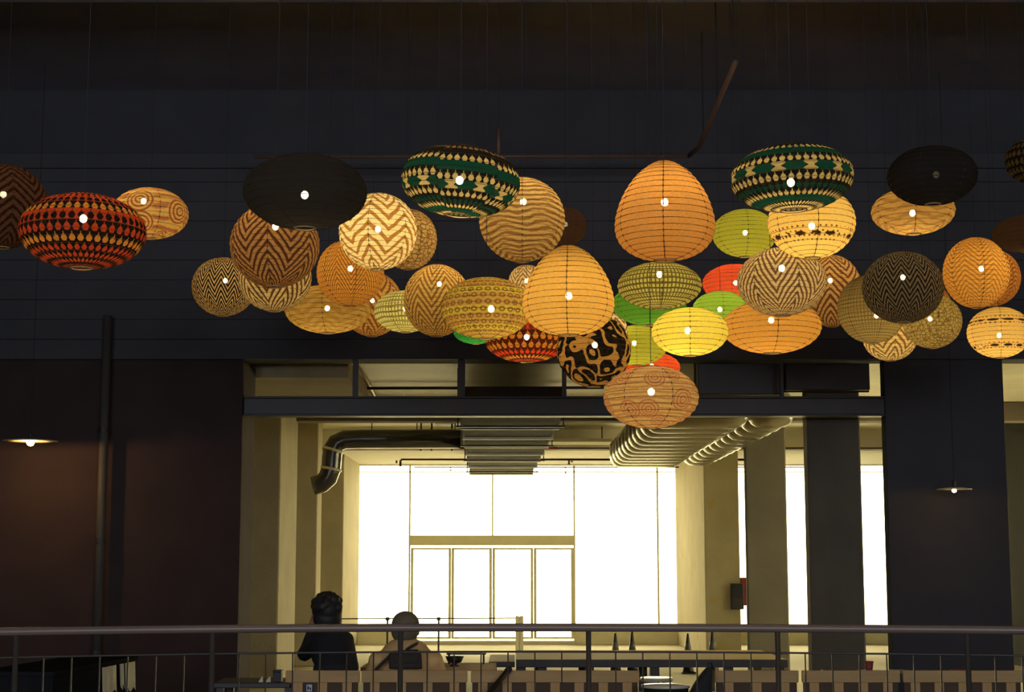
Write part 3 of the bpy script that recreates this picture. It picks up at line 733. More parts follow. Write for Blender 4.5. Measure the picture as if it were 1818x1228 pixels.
lantern(38, 'dark grey globe lantern with fine black zigzags', 1603, 510, 72, 65, 11.73, S, chev('grey_zigzag', (0.21, 0.16, 0.095), (0.012, 0.012, 0.012), nz=16, ns=16, amp=2.0, duty=0.24, wob=0.4), P * .8, (1603, 492), 0.52)
lantern(39, 'small tan speckled globe below the dark zigzag globe', 1655, 570, 52, 49, 12.94, S, lantern_mat('tan_speckle', 'crackle', (0.52, 0.40, 0.13), (0.22, 0.14, 0.045), s=34), P * .75, (1651, 566), 0.5)
lantern(51, 'orange brown lantern mostly hidden behind the speckled globe', 1640, 545, 48, 46, 13.37, S, lantern_mat('orange_brown', 'plain', (0.42, 0.17, 0.04)), P * .6)
lantern(40, 'yellow chevron lantern lowest on the right, beneath the olive woven globe', 1580, 598, 48, 43, 13.75, S, chev('yellow_chevron', (0.86, 0.68, 0.30), (0.30, 0.16, 0.05), nz=6, ns=9, amp=2.0), P * .8, None, 0.5)
lantern(41, 'orange globe lantern with fine chevrons above the dotted lantern', 1733, 484, 58, 64, 11.42, S, chev('orange_fine_chevron', (0.80, 0.44, 0.085), (0.52, 0.22, 0.04), nz=7, ns=18, amp=2.4), P * .9, (1742, 477), 0.5)
lantern(52, 'rust orange globe overlapped by the fine chevron globe', 1762, 493, 49, 51, 13.2, S, chev('rust_chevron', (0.60, 0.27, 0.06), (0.36, 0.13, 0.03), nz=7, ns=16, amp=2.0), P * .65)
lantern(42, 'golden globe lantern with two rows of dark dots, near the right edge', 1774, 590, 56, 46, 12.86, S, lantern_mat('two_dot_bands', 'dots', (0.86, 0.58, 0.17), bands=[(0.56, 0.70, 40, (0.26, 0.10, 0.03), 0.24, 3), (0.60, 0.65, 12, (0.04, 0.02, .01), 0.38, 1), (0.22, 0.34, 36, (0.26, 0.10, 0.03), 0.22, 3), (0.25, 0.31, 12, (0.03, 0.015, .01), 0.34, 1)]), P * 1.05, (1774, 595), 0.3)
lantern(43, 'tan oval lantern hanging beneath the dark unlit-looking one, upper right', 1621, 375, 74, 44, 9.73, O, lantern_mat('tan_oval', 'chevron', (0.58, 0.36, 0.11), (0.44, 0.25, 0.07), nz=6, ns=9, amp=0.8, duty=0.2), P * .8, (1620, 378), 0.35)
lantern(44, 'very dark lantern almost invisible against the ceiling, upper right', 1655, 312, 80, 55, 9.0, O, lantern_mat('black_cloth_right', 'grid', (0.042, 0.039, 0.040), (0.030, 0.029, 0.030), nu=150, nv=50, see=0.0015), P * .12, (1662, 310))
lantern(45, 'dim brown oval lantern cut by the right picture edge', 1822, 415, 60, 34, 12.0, O, lantern_mat('dim_brown_oval', 'plain', (0.10, 0.055, 0.03), see=0.003), P * .28)
lantern(46, 'dim dark patterned lantern in the upper right corner', 1835, 285, 50, 42, 13.2, S, lantern_mat('dim_pattern', 'pins', BLK, n=30, rows=[(BLK, (.12, .08, .03))] * 8), P * .22)

# ------------------------------------------------------------------ pendant lamps with disc shades
def pendant(label, px, py, Y, dia_px, power):
    c = at(px, py, Y); R = dia_px * Y / F / 2
    o = thing('pendant_lamp', label, 'lamp', c)
    MB().lathe([(0.02, 0.030), (R * 0.5, 0.026), (R, 0.012), (R * 1.002, 0.006), (R * 0.99, 0.004), (R * 0.5, 0.014), (0.02, 0.018)], 40).build('disc_shade', BRASS, o, True)
    q = R / 0.27
    MB().lathe([(0.006 * q, -0.036 * q), (0.026 * q, -0.027 * q), (0.037 * q, -0.006 * q), (0.030 * q, 0.008 * q), (0.014 * q, 0.016)], 16).build('bulb', emit('pendant_bulb_%d' % round(power), (1.0, 0.58, 0.20), power), o, True)
    MB().lathe([(0.02, 0.028), (0.02, 0.09), (0.006, 0.10)], 10).build('socket', ENAM, o)
    MB().tube([(0, 0, 0.095), (0, 0, CH - c.z)], 0.003, 6).build('cord', CORD, o)
    return o
pendant('flat disc pendant lamp glowing in front of the dark left wall', 54, 785, 15.7, 97, 480)
pendant('small flat disc pendant lamp glowing in front of the dark right pier', 1694, 870, 15.9, 62, 130)

# drain pipe on the left wall
dp = thing('drain_pipe', 'thin grey pipe running up the dark left wall', 'pipe', (xat(180, 16.35), 16.35, 0))
MB().tube([(0, 0, 0), (0, 0, zat(560, 16.35))], 0.045, 14).build('pipe', mat('grey_pipe', (0.075, 0.068, 0.055), 0.6, 0.2, 3), dp, True)
for z in (0.6, 1.7, 2.8):
    MB().lathe([(.055, z), (.055, z + .05)], 14).build('clamp', STEEL_D, dp)

# ------------------------------------------------------------------ electrical box and red cabinet at the stained column
o = thing('electrical_box', 'dark switch box mounted on the stained column front', 'box', (xat(1305, B2), B2 - 0.11, zat(1080, B2)))
bx('casing', xat(1294, B2), xat(1316, B2), B2 - 0.11, B2, zat(1081, B2), zat(1035, B2), STEEL_D, o, 0.008)
bx('cover', xat(1296, B2), xat(1314, B2), B2 - 0.125, B2 - 0.11, zat(1060, B2), zat(1038, B2), ENAM, o, 0.004)
o = thing('fire_cabinet', 'narrow red fire cabinet beside the switch box', 'cabinet', (xat(1318, B2), B2 + 0.1, zat(1075, B2)))
bx('casing', xat(1314, B2), xat(1328, B2), B2 + 0.1, B2 + 0.35, zat(1075, B2), zat(1025, B2), REDP, o, 0.006)
bx('door', xat(1315, B2), xat(1327, B2), B2 + 0.085, B2 + 0.1, zat(1073, B2), zat(1027, B2), REDP, o, 0.004)

# ------------------------------------------------------------------ low barrier near the entrance
YB = 27.6
lb = thing('low_barrier', 'low post and cable barrier standing before the glass entrance', 'barrier', (0, YB, 0))
zc1 = zat(1098, YB)
MB().tube([(xat(604, YB), 0, zc1), (xat(918, YB), 0, zc1 + 0.01)], 0.011, 6).build('cable', STEEL_D, lb)
for px in (690, 780):
    x = xat(px, YB)
    MB().lathe([(0.04, 0), (0.04, .01), (0.016, .02), (0.016, zc1 - .03), (0.034, zc1 - .02), (0.034, zc1 + .02), (0.01, zc1 + .03)], 12, (x, 0, 0)).build('post', STEEL_D, lb)
x0, x1 = xat(915, YB), xat(929, YB)
MB().box(x0, x0 + .055, -.04, .04, 0, zat(1093, YB)).box(x1 - .055, x1, -.04, .04, 0, zat(1093, YB)).box(x0 + .055, x1 - .055, -.02, .02, 0, zat(1094, YB)).build('end_post', STEEL_O, lb, bevel=0.004)

# ------------------------------------------------------------------ traffic cones
def cone(label, px, top, base, wpx):
    Y = 1.5 * F / (base - 1000.0) * 1.0
    Y = min(Y, 23.5)
    h = zat(top, Y); R = wpx * Y / F / 2
    o = thing('traffic_cone', label, 'cone', (xat(px, Y, base), Y, 0), 'dark cones standing in the hall')
    MB().lathe([(R * .82, .02), (R * .74, .05), (R * .18, h - .03), (R * .13, h), (R * .08, h)], 20).build('cone_body', RUBBER, o, True)
    MB().box(-R, R, -R, R, 0, .025).build('base_plate', RUBBER, o, bevel=0.006)
    zc_ = h * 0.62; r = R * .74 + (R * .18 - R * .74) * (zc_ - .05) / (h - .08)
    MB().lathe([(r + .012, zc_ - .07), (r + .004, zc_ + .02), (r - .006, zc_ + .07)], 20).build('collar', mat('grey_reflective_collar', (0.10, 0.095, 0.075), 0.35, .1, 5), o, True)
    return o
cone('dark traffic cone, leftmost of the four in the hall', 1093, 1123, 1187, 24)
cone('dark traffic cone second from the left, beside the first', 1123, 1121, 1187, 24)
cone('dark traffic cone in front of the stained column', 1222, 1124, 1190, 25)
cone('dark traffic cone with bright edges, rightmost of the four', 1266, 1117, 1192, 28)

# ------------------------------------------------------------------ low wooden platform
pf = thing('wooden_platform', 'long low wooden platform of planks standing in the hall', 'platform', (0, 18.0, 0))
YP0, YP1 = 18.0, 19.9; zp = zat(1170, YP0)
x0, x1 = xat(916, YP0), xat(1392, YP0)
n = 8
for i in range(n):
    a = (YP1 - YP0) * i / n
    MB().box(x0, x1, a + .006, a + (YP1 - YP0) / n - .006, zp - .05, zp).build('plank', WOODP, pf, bevel=0.004)
MB().box(x0, x1, -.03, 0.0, zp - .085, zp - .005).build('front_edge', STEEL_D, pf, bevel=0.004)
for px in (925, 962, 1045, 1160, 1290, 1380):
    for y in (0.05, 1.7):
        x = xat(px, YP0)
        MB().box(x - .05, x + .05, y, y + .1, 0, zp - .05).build('leg', STEEL_D, pf, bevel=0.004)
sp = thing('wooden_step', 'lower wooden step at the left end of the platform', 'step', (xat(890, 18.2), 18.2, 0))
zs_ = zat(1174, 18.2)
bx('step_board', xat(868, 18.2), xat(914, 18.2), 18.2, 19.6, zs_ - .05, zs_, WOODP, sp, 0.004)
bx('front_edge', xat(868, 18.2), xat(914, 18.2), 18.17, 18.2, zs_ - .06, zs_ - .004, STEEL_D, sp, 0.004)
for px in (876, 904):
    bx('leg', xat(px, 18.2) - .03, xat(px, 18.2) + .03, 18.3, 18.4, 0, zs_ - .05, STEEL_D, sp)
    bx('leg', xat(px, 18.2) - .03, xat(px, 18.2) + .03, 19.3, 19.4, 0, zs_ - .05, STEEL_D, sp)

# ------------------------------------------------------------------ benches with slatted backs
def bench(label, p0, p1, Y=11.95, toprow=1190):
    x0 = xat(p0, Y, 1195) + .008; x1 = xat(p1, Y, 1195) - .008
    o = thing('wooden_bench', label, 'bench', ((x0 + x1) / 2, Y, 0), 'wooden benches behind the railing')
    zt_ = zat(toprow, Y); hw = (x1 - x0) / 2
    MB().box(-hw, hw, 0, .035, zt_ - .085, zt_).build('back_rail', WOODT, o, bevel=0.006)
    MB().box(-hw, hw, .002, .033, .40, .45).build('lower_rail', WOODT, o, bevel=0.004)
    n = max(3, round((x1 - x0) / .178))
    me = None
    for i in range(n):
        x = -hw + (i + .5) * 2 * hw / n
        if me is None:
            p = MB().box(-.035, .035, .008, .028, .45, zt_ - .085).build('slat', WOODV, o, bevel=0.004); me = p
        else:
            q = p.copy(); COL.objects.link(q); q.location.x = x - 0
        (p if i == 0 else q).location.x = x
    MB().box(-hw + .01, hw - .01, .029, .0325, .452, zt_ - .087).build('back_panel', mat('dark_brown_panel', (0.10, 0.065, 0.04), .8, .2, 6), o)
    for i in range(4):
        MB().box(-hw, hw, .05 + i * .1, .05 + i * .1 + .085, .42, .45).build('seat_plank', WOODT, o, bevel=0.004)
    for s in (-1, 1):
        x = s * (hw - .05)
        MB().box(x - .035, x + .035, .038, .1, 0, .42).build('leg', WOODV, o, bevel=0.004)
        MB().box(x - .035, x + .035, .36, .42, 0, .42).build('leg', WOODV, o, bevel=0.004)
    return o
bench('wooden slat-back bench under the person in black', 505, 640)
bench('wooden slat-back bench under the person with the dark bag', 640, 832)
bench('wooden slat-back bench left of the round black bin', 834, 1137)
bench('wooden slat-back bench right of the leaning black bag', 1267, 1420)
bench('wooden slat-back bench in front of the bright window gaps', 1422, 1600)
bench('wooden slat-back bench at the right end of the row', 1602, 1818)

# round bin
rb = thing('round_bin', 'round black bin with a pale shiny rim between the benches', 'bin', at(1183, 1330, 11.7)); rb.location.z = 0
Rb = 42 * 11.7 / F; zb_ = zat(1212, 11.7)
MB().lathe([(Rb * .82, 0), (Rb * .95, zb_ - .03), (Rb * .93, zb_ - .03), (Rb * .8, .02)], 28).build('drum', RUBBER, rb, True)
MB().lathe([(Rb * .2, zb_ - .004), (Rb * 1.0, zb_ - .012), (Rb * 1.02, zb_ - .03), (Rb * .97, zb_ - .03), (Rb * .95, zb_ - .016), (Rb * .2, zb_ - .01)], 28).build('lid', mat('pale_lid', (0.75, 0.68, 0.5), 0.25, .05, 4, spec=0.8), rb, True)
st = thing('round_stool', 'small round stool with a pale top behind the black bin', 'stool', (xat(1165, 13.0, 1203), 13.0, 0))
zs2 = zat(1202, 13.0)
MB().lathe([(.02, zs2), (.125, zs2), (.13, zs2 - .015), (.125, zs2 - .03), (.02, zs2 - .03)], 26).build('seat', MATS['pale_lid'], st)
for k in range(4):
    a = PI / 4 + k * PI / 2
    MB().tube([(.08 * math.cos(a), .08 * math.sin(a), zs2 - .03), (.13 * math.cos(a), .13 * math.sin(a), 0)], .011, 8).build('leg', STEEL_D, st)

# leaning black bag on the bench end
bg_ = thing('black_bag', 'slumped black bag leaning beside the round bin', 'bag', (xat(1247, 11.8, 1210), 11.8, 0))
prof = [(1228 + 60, 1214, 1264), (1228, 1224, 1263), (1215, 1231, 1263), (1200, 1241, 1264), (1190, 1249, 1265), (1183, 1256, 1264)]
rings = []
for py, a, b2 in prof:
    xa = xat(a, 11.8, py) - bg_.location.x; xb = xat(b2, 11.8, py) - bg_.location.x; z = zat(py, 11.8)
    if py > 1250: z = 0.0
    cxx = (xa + xb) / 2; rr = (xb - xa) / 2; d = 0.075 if py > 1195 else 0.05
    rings.append([(cxx + rr * (abs(math.cos(t)) ** .6) * (1 if math.cos(t) > 0 else -1), d * (abs(math.sin(t)) ** .6) * (1 if math.sin(t) > 0 else -1), z) for t in [2 * PI * k / 20 for k in range(20)]])
MB().loft(rings).build('body', mat('black_canvas', (0.02, 0.022, 0.024), 0.8, 0.2, 12), bg_, True)
MB().tube([(rings[-1][0][0] - .03, 0, zat(1184, 11.8)), (rings[-1][0][0] - .03, 0, zat(1176, 11.8)), (rings[-1][0][0] - .005, 0, zat(1176, 11.8)), (rings[-1][0][0] + .005, 0, zat(1186, 11.8))], .006, 6).build('handle', CORD, bg_)

# table with the bowl, beyond the benches
tbx0, tbx1 = xat(640, 13.0, 1180), xat(880, 13.0, 1180)
tt = thing('wooden_table', 'pale wooden table with a black bowl in front of the person in tan', 'table', ((tbx0 + tbx1) / 2, 13.0, 0))
zt_ = zat(1184, 13.0)
hw = (tbx1 - tbx0) / 2
for i in range(4):
    MB().box(-hw, hw, i * .15 + .003, i * .15 + .147, zt_ - .03, zt_).build('plank', WOODT, tt, bevel=0.003)
for s in (-1, 1):
    for y in (.05, .5):
        MB().box(s * (hw - .05) - .025, s * (hw - .05) + .025, y, y + .05, 0, zt_ - .03).build('leg', WOODV, tt)
bw = thing('footed_bowl', 'small black footed bowl on the pale wooden table', 'bowl', (xat(807, 13.15, 1184), 13.15, zt_))
Rw = 16.5 * 13.15 / F
MB().lathe([(Rw * .55, 0), (Rw * .55, .006), (Rw * .25, .012), (Rw * .25, .022), (Rw * .7, .028), (Rw, .075), (Rw * .95, .075), (Rw * .6, .035), (.004, .032)], 24).build('bowl', RUBBER, bw, True)
ty = thing('serving_tray', 'thin dark tray standing on the pale wooden table', 'tray', (xat(828, 13.45, 1180), 13.45, zt_))
MB().box(-.16, .16, -.05, .05, .075, .087).build('tray', RUBBER, ty, bevel=.003)
for s in (-1, 1): MB().box(s * .14 - .008, s * .14 + .008, -.04, .04, 0, .075).build('foot', RUBBER, ty)

# leaning stick in front of the third bench
sk = thing('leaning_pole', 'dark pole leaning slanted against the bench left of the bin', 'pole', (0, 0, 0))
pA = at(904, 1187, 11.9); pB = at(870, 1228, 11.72)
dr = (pB - pA); tt_ = pA.z / (pA.z - pB.z)
MB().tube([pA, pA + dr * (tt_ * .995)], .02, 10).build('shaft', RUBBER, sk, True)
MB().tube([pA - dr * .02, pA + dr * .12], .024, 10).build('grip', CORD, sk, True)

# dark table on the left with folded cards
dt = thing('dark_table', 'dark table at the left behind the railing with folded cards', 'table', (xat(450, 11.9, 1210), 11.9, 0))
zd_ = zat(1212, 11.9); 
MB().box(-.3, .26, 0, .55, zd_ - .035, zd_).build('tabletop', STEEL_D, dt, bevel=.004)
for s in (-.27, .22):
    for y in (.03, .47): MB().box(s, s + .05, y, y + .05, 0, zd_ - .035).build('leg', STEEL_D, dt)
for lab, px, wd in (('small folded white card, left one on the dark table', 463, .03), ('small folded white card, right one on the dark table', 476, .035)):
    c_ = thing('folded_card', lab, 'card', (xat(px, 12.0, 1210), 12.0, zd_), 'folded cards on the dark table')
    MB().loft([[(-wd / 2, -.012, 0), (-wd / 2, -.010, 0), (wd * .1, .001, .035), (wd * .1, -.001, .035)], [(wd / 2, -.012, 0), (wd / 2, -.010, 0), (wd / 2, .001, .038), (wd / 2, -.001, .038)]]).build('front_leaf', PAPER_LIGHT, c_)
    MB().loft([[(-wd / 2, .012, 0), (-wd / 2, .010, 0), (wd * .1, -.001, .035), (wd * .1, .001, .035)], [(wd / 2, .012, 0), (wd / 2, .010, 0), (wd / 2, -.001, .038), (wd / 2, .001, .038)]]).build('rear_leaf', PAPER_LIGHT, c_)
bxk = thing('black_crate', 'black box standing at the right end of the dark table', 'box', (xat(491, 11.98, 1205), 12.0, zd_))
MB().box(-.03, .03, 0, .1, 0, .07).build('casing', RUBBER, bxk, bevel=.004)
MB().box(-.032, .032, -.002, .102, .07, .082).build('lid', RUBBER, bxk, bevel=.003)
# small blue and white notice on the first bench
nt_ = thing('notice_card', 'small white and blue notice card on the bench back, below the person in black', 'sign', at(549, 1221, 11.93))
MB().box(-.02, .02, 0, .006, -.024, .024).build('card', mat('white_blue_card', (0.62, 0.66, 0.8), .6, .05, 5), nt_)
MB().box(-.013, -.004, -.002, 0, -.016, .016).box(-.004, .010, -.002, 0, -.004, .004).box(.006, .013, -.002, 0, -.016, .004).build('symbol', mat('navy_ink', (0.03, 0.035, 0.10), .6, .05, 5), nt_)

# red things on the right
cup = thing('red_cup', 'red tapered cup on the bench rail below the right window gap', 'cup', at(1543, 1193, 12.35)); 
cz = zat(1190, 11.95)
tbr = thing('dark_side_table', 'dark narrow table behind the right benches', 'table', (xat(1620, 12.7, 1190), 12.7, 0))
hwd = .62; ztd = zat(1195, 12.7)
MB().box(-hwd, hwd, 0, .45, ztd - .03, ztd).build('tabletop', STEEL_D, tbr, bevel=.004)
for s in (-1, 1):
    for y in (.03, .37): MB().box(s * (hwd - .05) - .02, s * (hwd - .05) + .02, y, y + .04, 0, ztd - .03).build('leg', STEEL_D, tbr)
cup.location = (xat(1543, 12.8, 1190), 12.8, ztd)
cup['label'] = 'red tapered cup on the dark narrow table below the right window gap'
REDC = mat('red_plastic', (0.34, 0.07, 0.06), .5, .1, 5)
MB().lathe([(.024, 0), (.036, .082), (.033, .082), (.021, .004)], 18).build('cup', REDC, cup, True)
MB().lathe([(.037, .078), (.039, .082), (.037, .086), (.034, .082)], 18).build('rim', REDC, cup, True)
pl = thing('red_dish', 'flat red dish on the dark narrow table, toward its right end', 'dish', (xat(1702, 12.8, 1192), 12.8, ztd))
MB().lathe([(.03, 0), (.05, .004), (.062, .022), (.058, .022), (.045, .01), (.004, .008)], 22).build('dish', REDC, pl, True)

# dark counter on the left; daylight on its side modelled as pale strips
cn = thing('dark_counter', 'dark low counter running back on the left with pale sheets on its side', 'counter', (-2.9, 10.9, 0))
zc0 = zat(1192, 10.7); pN = at(95, 1192, 10.7); pF = at(245, 1164, 1.0)
d = pF - Vector((0, 0, CAMZ)); pF = Vector((0, 0, CAMZ)) + d * ((pN.z - CAMZ) / d.z)
ang = math.atan2(pF.x - pN.x, pF.y - pN.y); Lc = (Vector((pF.x, pF.y)) - Vector((pN.x, pN.y))).length
cn.location = (pN.x, pN.y, 0); cn.rotation_euler = (0, 0, -ang)
MATT = mat('matt_black_board', (0.02, 0.02, 0.021), 1.0, .2, 6, spec=0.0)
MB().box(-.5, -.01, .02, Lc, 0, pN.z - .03).build('carcass', MATT, cn, bevel=.004)
MB().box(-.52, 0, 0, Lc, pN.z - .03, pN.z).build('worktop', MATT, cn, bevel=.004)
def light_patch(px0, px1, drop):
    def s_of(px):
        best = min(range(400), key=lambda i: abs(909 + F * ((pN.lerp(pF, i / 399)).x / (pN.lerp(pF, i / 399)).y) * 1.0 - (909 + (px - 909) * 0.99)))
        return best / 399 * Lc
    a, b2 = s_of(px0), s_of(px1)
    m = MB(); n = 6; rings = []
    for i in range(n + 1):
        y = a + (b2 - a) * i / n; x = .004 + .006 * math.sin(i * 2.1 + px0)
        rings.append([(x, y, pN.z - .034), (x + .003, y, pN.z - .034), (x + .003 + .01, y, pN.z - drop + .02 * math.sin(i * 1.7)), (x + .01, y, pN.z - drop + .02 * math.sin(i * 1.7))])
    m.loft(rings).build('paper_sheet', PAPER_LIGHT, cn)
light_patch(187, 211, .22); light_patch(216, 222, .2); light_patch(226, 243, .23)

# ------------------------------------------------------------------ people
SKIN = mat('skin', (0.42, 0.22, 0.12), 0.55, 0.1, 8)
HAIRB = mat('black_hair', (0.018, 0.016, 0.014), 0.6, 0.3, 30)
HAIRG = mat('short_dark_hair', (0.17, 0.14, 0.085), 0.75, 0.3, 40)
def blob(mb, name, m, parent, vox=0.012, sm=4):
    o = mb.build(name, m, parent, True)
    r = o.modifiers.new('remesh', 'REMESH'); r.mode = 'VOXEL'; r.voxel_size = vox; r.use_smooth_shade = True
    s = o.modifiers.new('smooth', 'SMOOTH'); s.iterations = sm; s.factor = 0.5
    return o
def hand(mb, wr, fw, side, up):
    """palm from the wrist along fw, four bent fingers and a thumb leaving the palm's side"""
    wr = Vector(wr); fw = Vector(fw).normalized(); up = Vector(up).normalized(); sd = fw.cross(up).normalized() * side
    up = sd.cross(fw).normalized() * side
    pc = wr + fw * .05
    for k in (-1, 0, 1): mb.cap(wr + sd * k * .016, wr + fw * .085 + sd * k * .026, .017, .014)
    for i, (o_, l) in enumerate(((-.033, .062), (-.011, .074), (.011, .068), (.032, .054))):
        a = wr + fw * .088 + sd * o_; b_ = a + fw * l * .55 - up * .008; c_ = b_ + fw * l * .4 - up * l * .35
        mb.cap(a, b_, .0095, .009, 8); mb.cap(b_, c_, .009, .0075, 8)
    a = wr + fw * .03 - sd * .028; b_ = a + fw * .03 - sd * .026 - up * .006; c_ = b_ + fw * .03 - sd * .008 - up * .01
    mb.cap(a, b_, .0125, .011, 8); mb.cap(b_, c_, .011, .009, 8)
def person(label, J, shirt, hair, trous, hairfn, width=1.0, sleeve=1.0, hs=1.1):
    base = Vector((J['pel'].x, J['pel'].y, 0))
    o = thing('person', label, 'person', base)
    look = J['look']; J = {k: Vector(v) - base for k, v in J.items() if k != 'look'}
    H = J['head']; N = J['neck']
    fwd = look.normalized()
    sd = fwd.cross(Vector((0, 0, 1))).normalized(); up = sd.cross(fwd).normalized()
    sd *= hs; fwd *= hs; up *= hs; Rm = Matrix((sd, fwd, up)).transposed()
    b = MB()
    # head: skull, face, jaw, nose, brows, ears
    b.ell(H + up * .015, (.076, .094, .094), 20, 14, Rm)
    b.ell(H + fwd * .028 - up * .05, (.058, .066, .066), 18, 12, Rm)
    b.cap(H + fwd * .088 + up * .015, H + fwd * .108 - up * .02, .008, .013, 8)
    b.cap(H + fwd * .083 + up * .025 - sd * .03, H + fwd * .083 + up * .025 + sd * .03, .010, .010, 8)
    b.cap(H + fwd * .086 - up * .052 - sd * .018, H + fwd * .086 - up * .052 + sd * .018, .008, .008, 8)
    for s in (-1, 1):
        b.ell(H + sd * s * .082 - up * .008 - fwd * .005, (.011, .020, .031), 12, 8, Rm)
        b.ell(H + fwd * .086 + sd * s * .03 + up * .008, (.012, .008, .008), 10, 6, Rm)
    b.cap(N, H - up * .06, .058, .050)
    # torso and limbs
    P_ = J['pel']; ch = N.lerp(P_, .28); wa = N.lerp(P_, .66)
    b.ell(ch, (.15 * width, .105, .17), 20, 12); b.ell(wa, (.13 * width, .10, .15), 20, 12); b.ell(P_, (.16 * width, .12, .12), 20, 12)
    b.cap(N, P_, .07, .10)
    for s in 'LR':
        b.cap(N - Vector((0, 0, .02)), J['sh' + s], .055, .055)
        b.cap(J['sh' + s], J['el' + s], .052, .040); b.cap(J['el' + s], J['wr' + s], .040, .027)
        fw_ = (J['wr' + s] - J['el' + s]).normalized()
        hand(b, J['wr' + s], fw_, -1 if s == 'L' else 1, (0, 0, 1) if abs(fw_.z) < .8 else (0, -1, 0))
        hp = P_ + Vector(((-1 if s == 'L' else 1) * .09, .0, -.02))
        b.cap(hp, J['kn' + s], .082, .058); b.cap(J['kn' + s], J['an' + s], .055, .038)
        b.cap(J['an' + s] + Vector((0, -.03, -.04)), J['an' + s] + Vector((0, .14, -.055)), .034, .028)
    blob(b, 'body', SKIN, o, 0.0085, 3)
    # shirt
    c = MB(); e = .014
    c.ell(ch, (.15 * width + e, .105 + e, .17 + e), 20, 12); c.ell(wa, (.13 * width + e * 1.4, .10 + e * 1.5, .15 + e), 20, 12)
    c.ell(P_ + Vector((0, 0, .03)), (.16 * width + e, .12 + e, .10), 20, 12)
    c.cap(N - Vector((0, 0, .03)), P_, .07 + e, .10 + e)
    for s in 'LR':
        c.cap(N - Vector((0, 0, .025)), J['sh' + s], .062, .055 + e)
        E_ = J['sh' + s].lerp(J['el' + s], min(1, sleeve)); c.cap(J['sh' + s], E_, .052 + e * 1.3, .045 + e)
        if sleeve > 1: c.cap(J['el' + s], J['el' + s].lerp(J['wr' + s], .93), .040 + e, .028 + e)
    blob(c, 'shirt', shirt, o, 0.011, 4)
    t = MB()
    t.ell(P_ - Vector((0, 0, .015)), (.16 * width + .02, .12 + .02, .11), 20, 12)
    for s in 'LR':
        hp = P_ + Vector(((-1 if s == 'L' else 1) * .09, .0, -.02))
        t.cap(hp, J['kn' + s], .094, .07); t.cap(J['kn' + s], J['an' + s].lerp(J['kn' + s], .08), .066, .054)
    blob(t, 'trousers', trous, o, 0.013, 4)
    for s in 'LR':
        f_ = MB(); A_ = J['an' + s]
        f_.cap(A_ + Vector((0, -.04, -.045)), A_ + Vector((0, .15, -.055)), .042, .036)
        f_.cap(A_, A_ + Vector((0, -.02, -.04)), .046, .046)
        blob(f_, 'shoe', RUBBER, o, 0.01, 2)
    h = MB(); hairfn(h, H, fwd, sd, up, Rm); blob(h, 'hair', hair, o, 0.008, 2)
    return o
def hair_bushy(h, H, fwd, sd, up, Rm):
    h.ell(H - fwd * .02 + up * .03, (.104, .112, .098), 20, 14, Rm)
    h.ell(H - fwd * .035 - up * .03, (.098, .080, .085), 20, 12, Rm)
    r = random.Random(3)
    for i in range(40):
        a = r.uniform(0, 2 * PI); e = r.uniform(0.0, 1.4)
        p = sd * (math.cos(a) * math.cos(e) * .092) + fwd * (math.sin(a) * math.cos(e) * .095 - .02) + up * (math.sin(e) * .09 + .03)
        if p.dot(fwd) < .05: h.ell(H + p * 1.05, (.032, .032, .030), 8, 6)
def hair_short(h, H, fwd, sd, up, Rm):
    h.ell(H - fwd * .012 + up * .034, (.091, .104, .086), 20, 14, Rm)
    h.ell(H - fwd * .036 - up * .025, (.086, .068, .066), 18, 12, Rm)
    h.ell(H + fwd * .03 + up * .085, (.06, .05, .03), 14, 8, Rm)
Y1 = 12.28
J1 = dict(head=at(580, 1089, Y1), neck=at(588, 1121, Y1 - .02), pel=at(592, 1247, Y1 + .02), shR=at(613, 1137, Y1), shL=at(563, 1142, Y1 + .02),
          elR=at(624, 1184, Y1 + .06), wrR=at(610, 1182, Y1 + .29), elL=at(541, 1160, Y1 + .22), wrL=at(553, 1122, Y1 + .25),
          knR=at(618, 1240, Y1 + .42), knL=at(565, 1240, Y1 + .42))
J1['pel'].z = .55
for s in 'LR':
    J1['kn' + s].z = .53; J1['an' + s] = Vector((J1['kn' + s].x, J1['kn' + s].y + .02, .10))
J1['look'] = Vector((-.25, 1, -.05))
person('person with bushy dark hair in black clothes sitting with an arm raised', J1, mat('black_cotton', (0.016, 0.017, 0.019), .85, .2, 10), HAIRB, mat('dark_trousers', (0.03, 0.03, 0.035), .85, .2, 10), hair_bushy, 1.0, 1.5)
Y2 = 12.26
J2 = dict(head=at(720, 1118, Y2 + .04), neck=at(720, 1153, Y2 - .01), pel=at(720, 1247, Y2), shR=at(771, 1172, Y2), shL=at(670, 1172, Y2),
          elR=at(786, 1212, Y2 + .12), wrR=at(768, 1203, Y2 + .36), elL=at(655, 1212, Y2 + .12), wrL=at(676, 1203, Y2 + .36),
          knR=at(752, 1240, Y2 + .44), knL=at(688, 1240, Y2 + .44))
J2['pel'].z = .55
for s in 'LR':
    J2['kn' + s].z = .53; J2['an' + s] = Vector((J2['kn' + s].x, J2['kn' + s].y + .02, .10))
J2['look'] = Vector((.05, 1, -.15))
person('person with short hair in a tan shirt sitting with their back turned', J2, mat('tan_cotton', (0.82, 0.53, 0.22), .85, .12, 8), HAIRG, mat('dark_trousers', (0.03, 0.03, 0.035), .85, .2, 10), hair_short, 1.28, .8, 1.15)
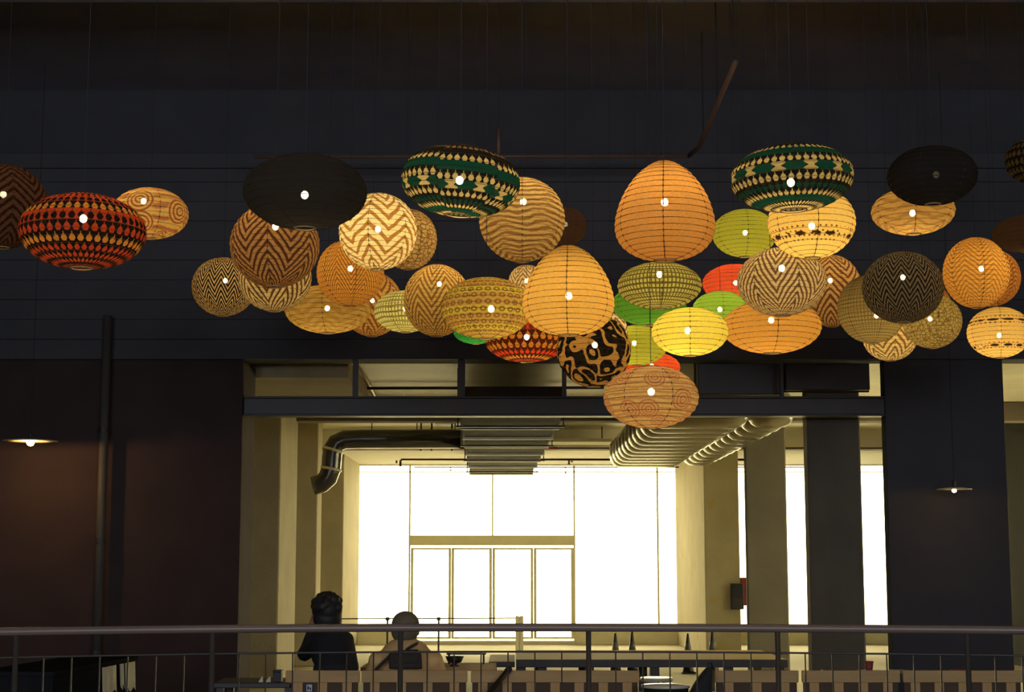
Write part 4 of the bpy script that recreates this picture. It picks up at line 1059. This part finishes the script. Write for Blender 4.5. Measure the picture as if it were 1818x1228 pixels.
# sling bag on the back of the person in tan
yb = Y2 - .25
sb = thing('sling_bag', 'dark square sling bag worn across the back of the tan shirt', 'bag', at(720, 1170, yb))
q0 = sb.location
def loc(px, py, dy=0): return at(px, py, yb + dy) - q0
ring = lambda dy, sh: [loc(690 + sh + 1, 1187 - sh, dy), loc(750 - sh, 1187 - sh, dy), loc(748 - sh, 1160 + sh, dy), loc(741 - sh, 1152 + sh, dy), loc(697 + sh, 1155 + sh, dy), loc(690 + sh, 1161 + sh, dy)]
MB().loft([ring(0, 2), ring(.015, 0), ring(.07, 0), ring(.09, 2)]).build('pouch', mat('dark_canvas', (0.045, 0.038, 0.028), .85, .2, 14), sb, bevel=.006)
MB().box(loc(700, 1175).x, loc(742, 1175).x, -.008, 0.004, loc(700, 1177).z, loc(700, 1162).z).build('pocket', MATS['dark_canvas'], sb, bevel=.004)
def strap(pts, nm='strap'):
    MB().tube([at(px, py, yb + dy) - q0 for px, py, dy in pts], .012, 8).build(nm, MATS['dark_canvas'], sb, True)
strap([(698, 1158, .05), (690, 1166, .05), (680, 1176, .06), (668, 1188, .09), (660, 1196, .16)])
strap([(722, 1153, .08), (731, 1147, .12), (741, 1142, .20), (744, 1144, .26)])

# ------------------------------------------------------------------ foreground railing
rl = thing('railing', 'brown metal railing with thin balusters across the foreground', 'railing', (0, 10.8, 0))
def ry(x): return -0.072 * x * x if x < 0 else -0.045 * x * x
ZR = zat(1113.5, 10.8); ZL = zat(1156.5, 10.8)
xs = [-4.6 + 9.2 * i / 40 for i in range(41)]
MB().tube([(x, ry(x), ZR) for x in xs], .0265, 16).build('top_rail', RAILM, rl, True)
MB().tube([(x, ry(x), ZL) for x in xs], .0065, 8).build('middle_rail', RAILP, rl, True)
MB().tube([(x, ry(x), .10) for x in xs], .009, 8).build('bottom_rail', RAILP, rl, True)
posts = [-307, 28, 377, 711, 1045, 1381, 1718, 2055]
def px2x(px):
    x = xat(px, 10.8, 1150)
    for _ in range(4): x = xat(px, 10.8 + ry(x), 1150)
    return x
pm = MB().lathe([(.03, 0), (.03, .012), (.0175, .016), (.0175, ZR - .02)], 10); pmo = None
bmo = None
for i, px in enumerate(posts):
    x = px2x(px)
    if pmo is None: p = pm.build('post', RAILP, rl, True); pmo = p
    else: p = pmo.copy(); COL.objects.link(p)
    p.location = (x, ry(x), 0)
    if i < len(posts) - 1:
        for k in range(1, 7):
            xx = px2x(px + (posts[i + 1] - px) * k / 7)
            if bmo is None: q = MB().tube([(0, 0, .10), (0, 0, ZL)], .0052, 6).build('baluster', RAILP, rl, True); bmo = q
            else: q = bmo.copy(); COL.objects.link(q)
            q.location = (xx, ry(xx), 0)
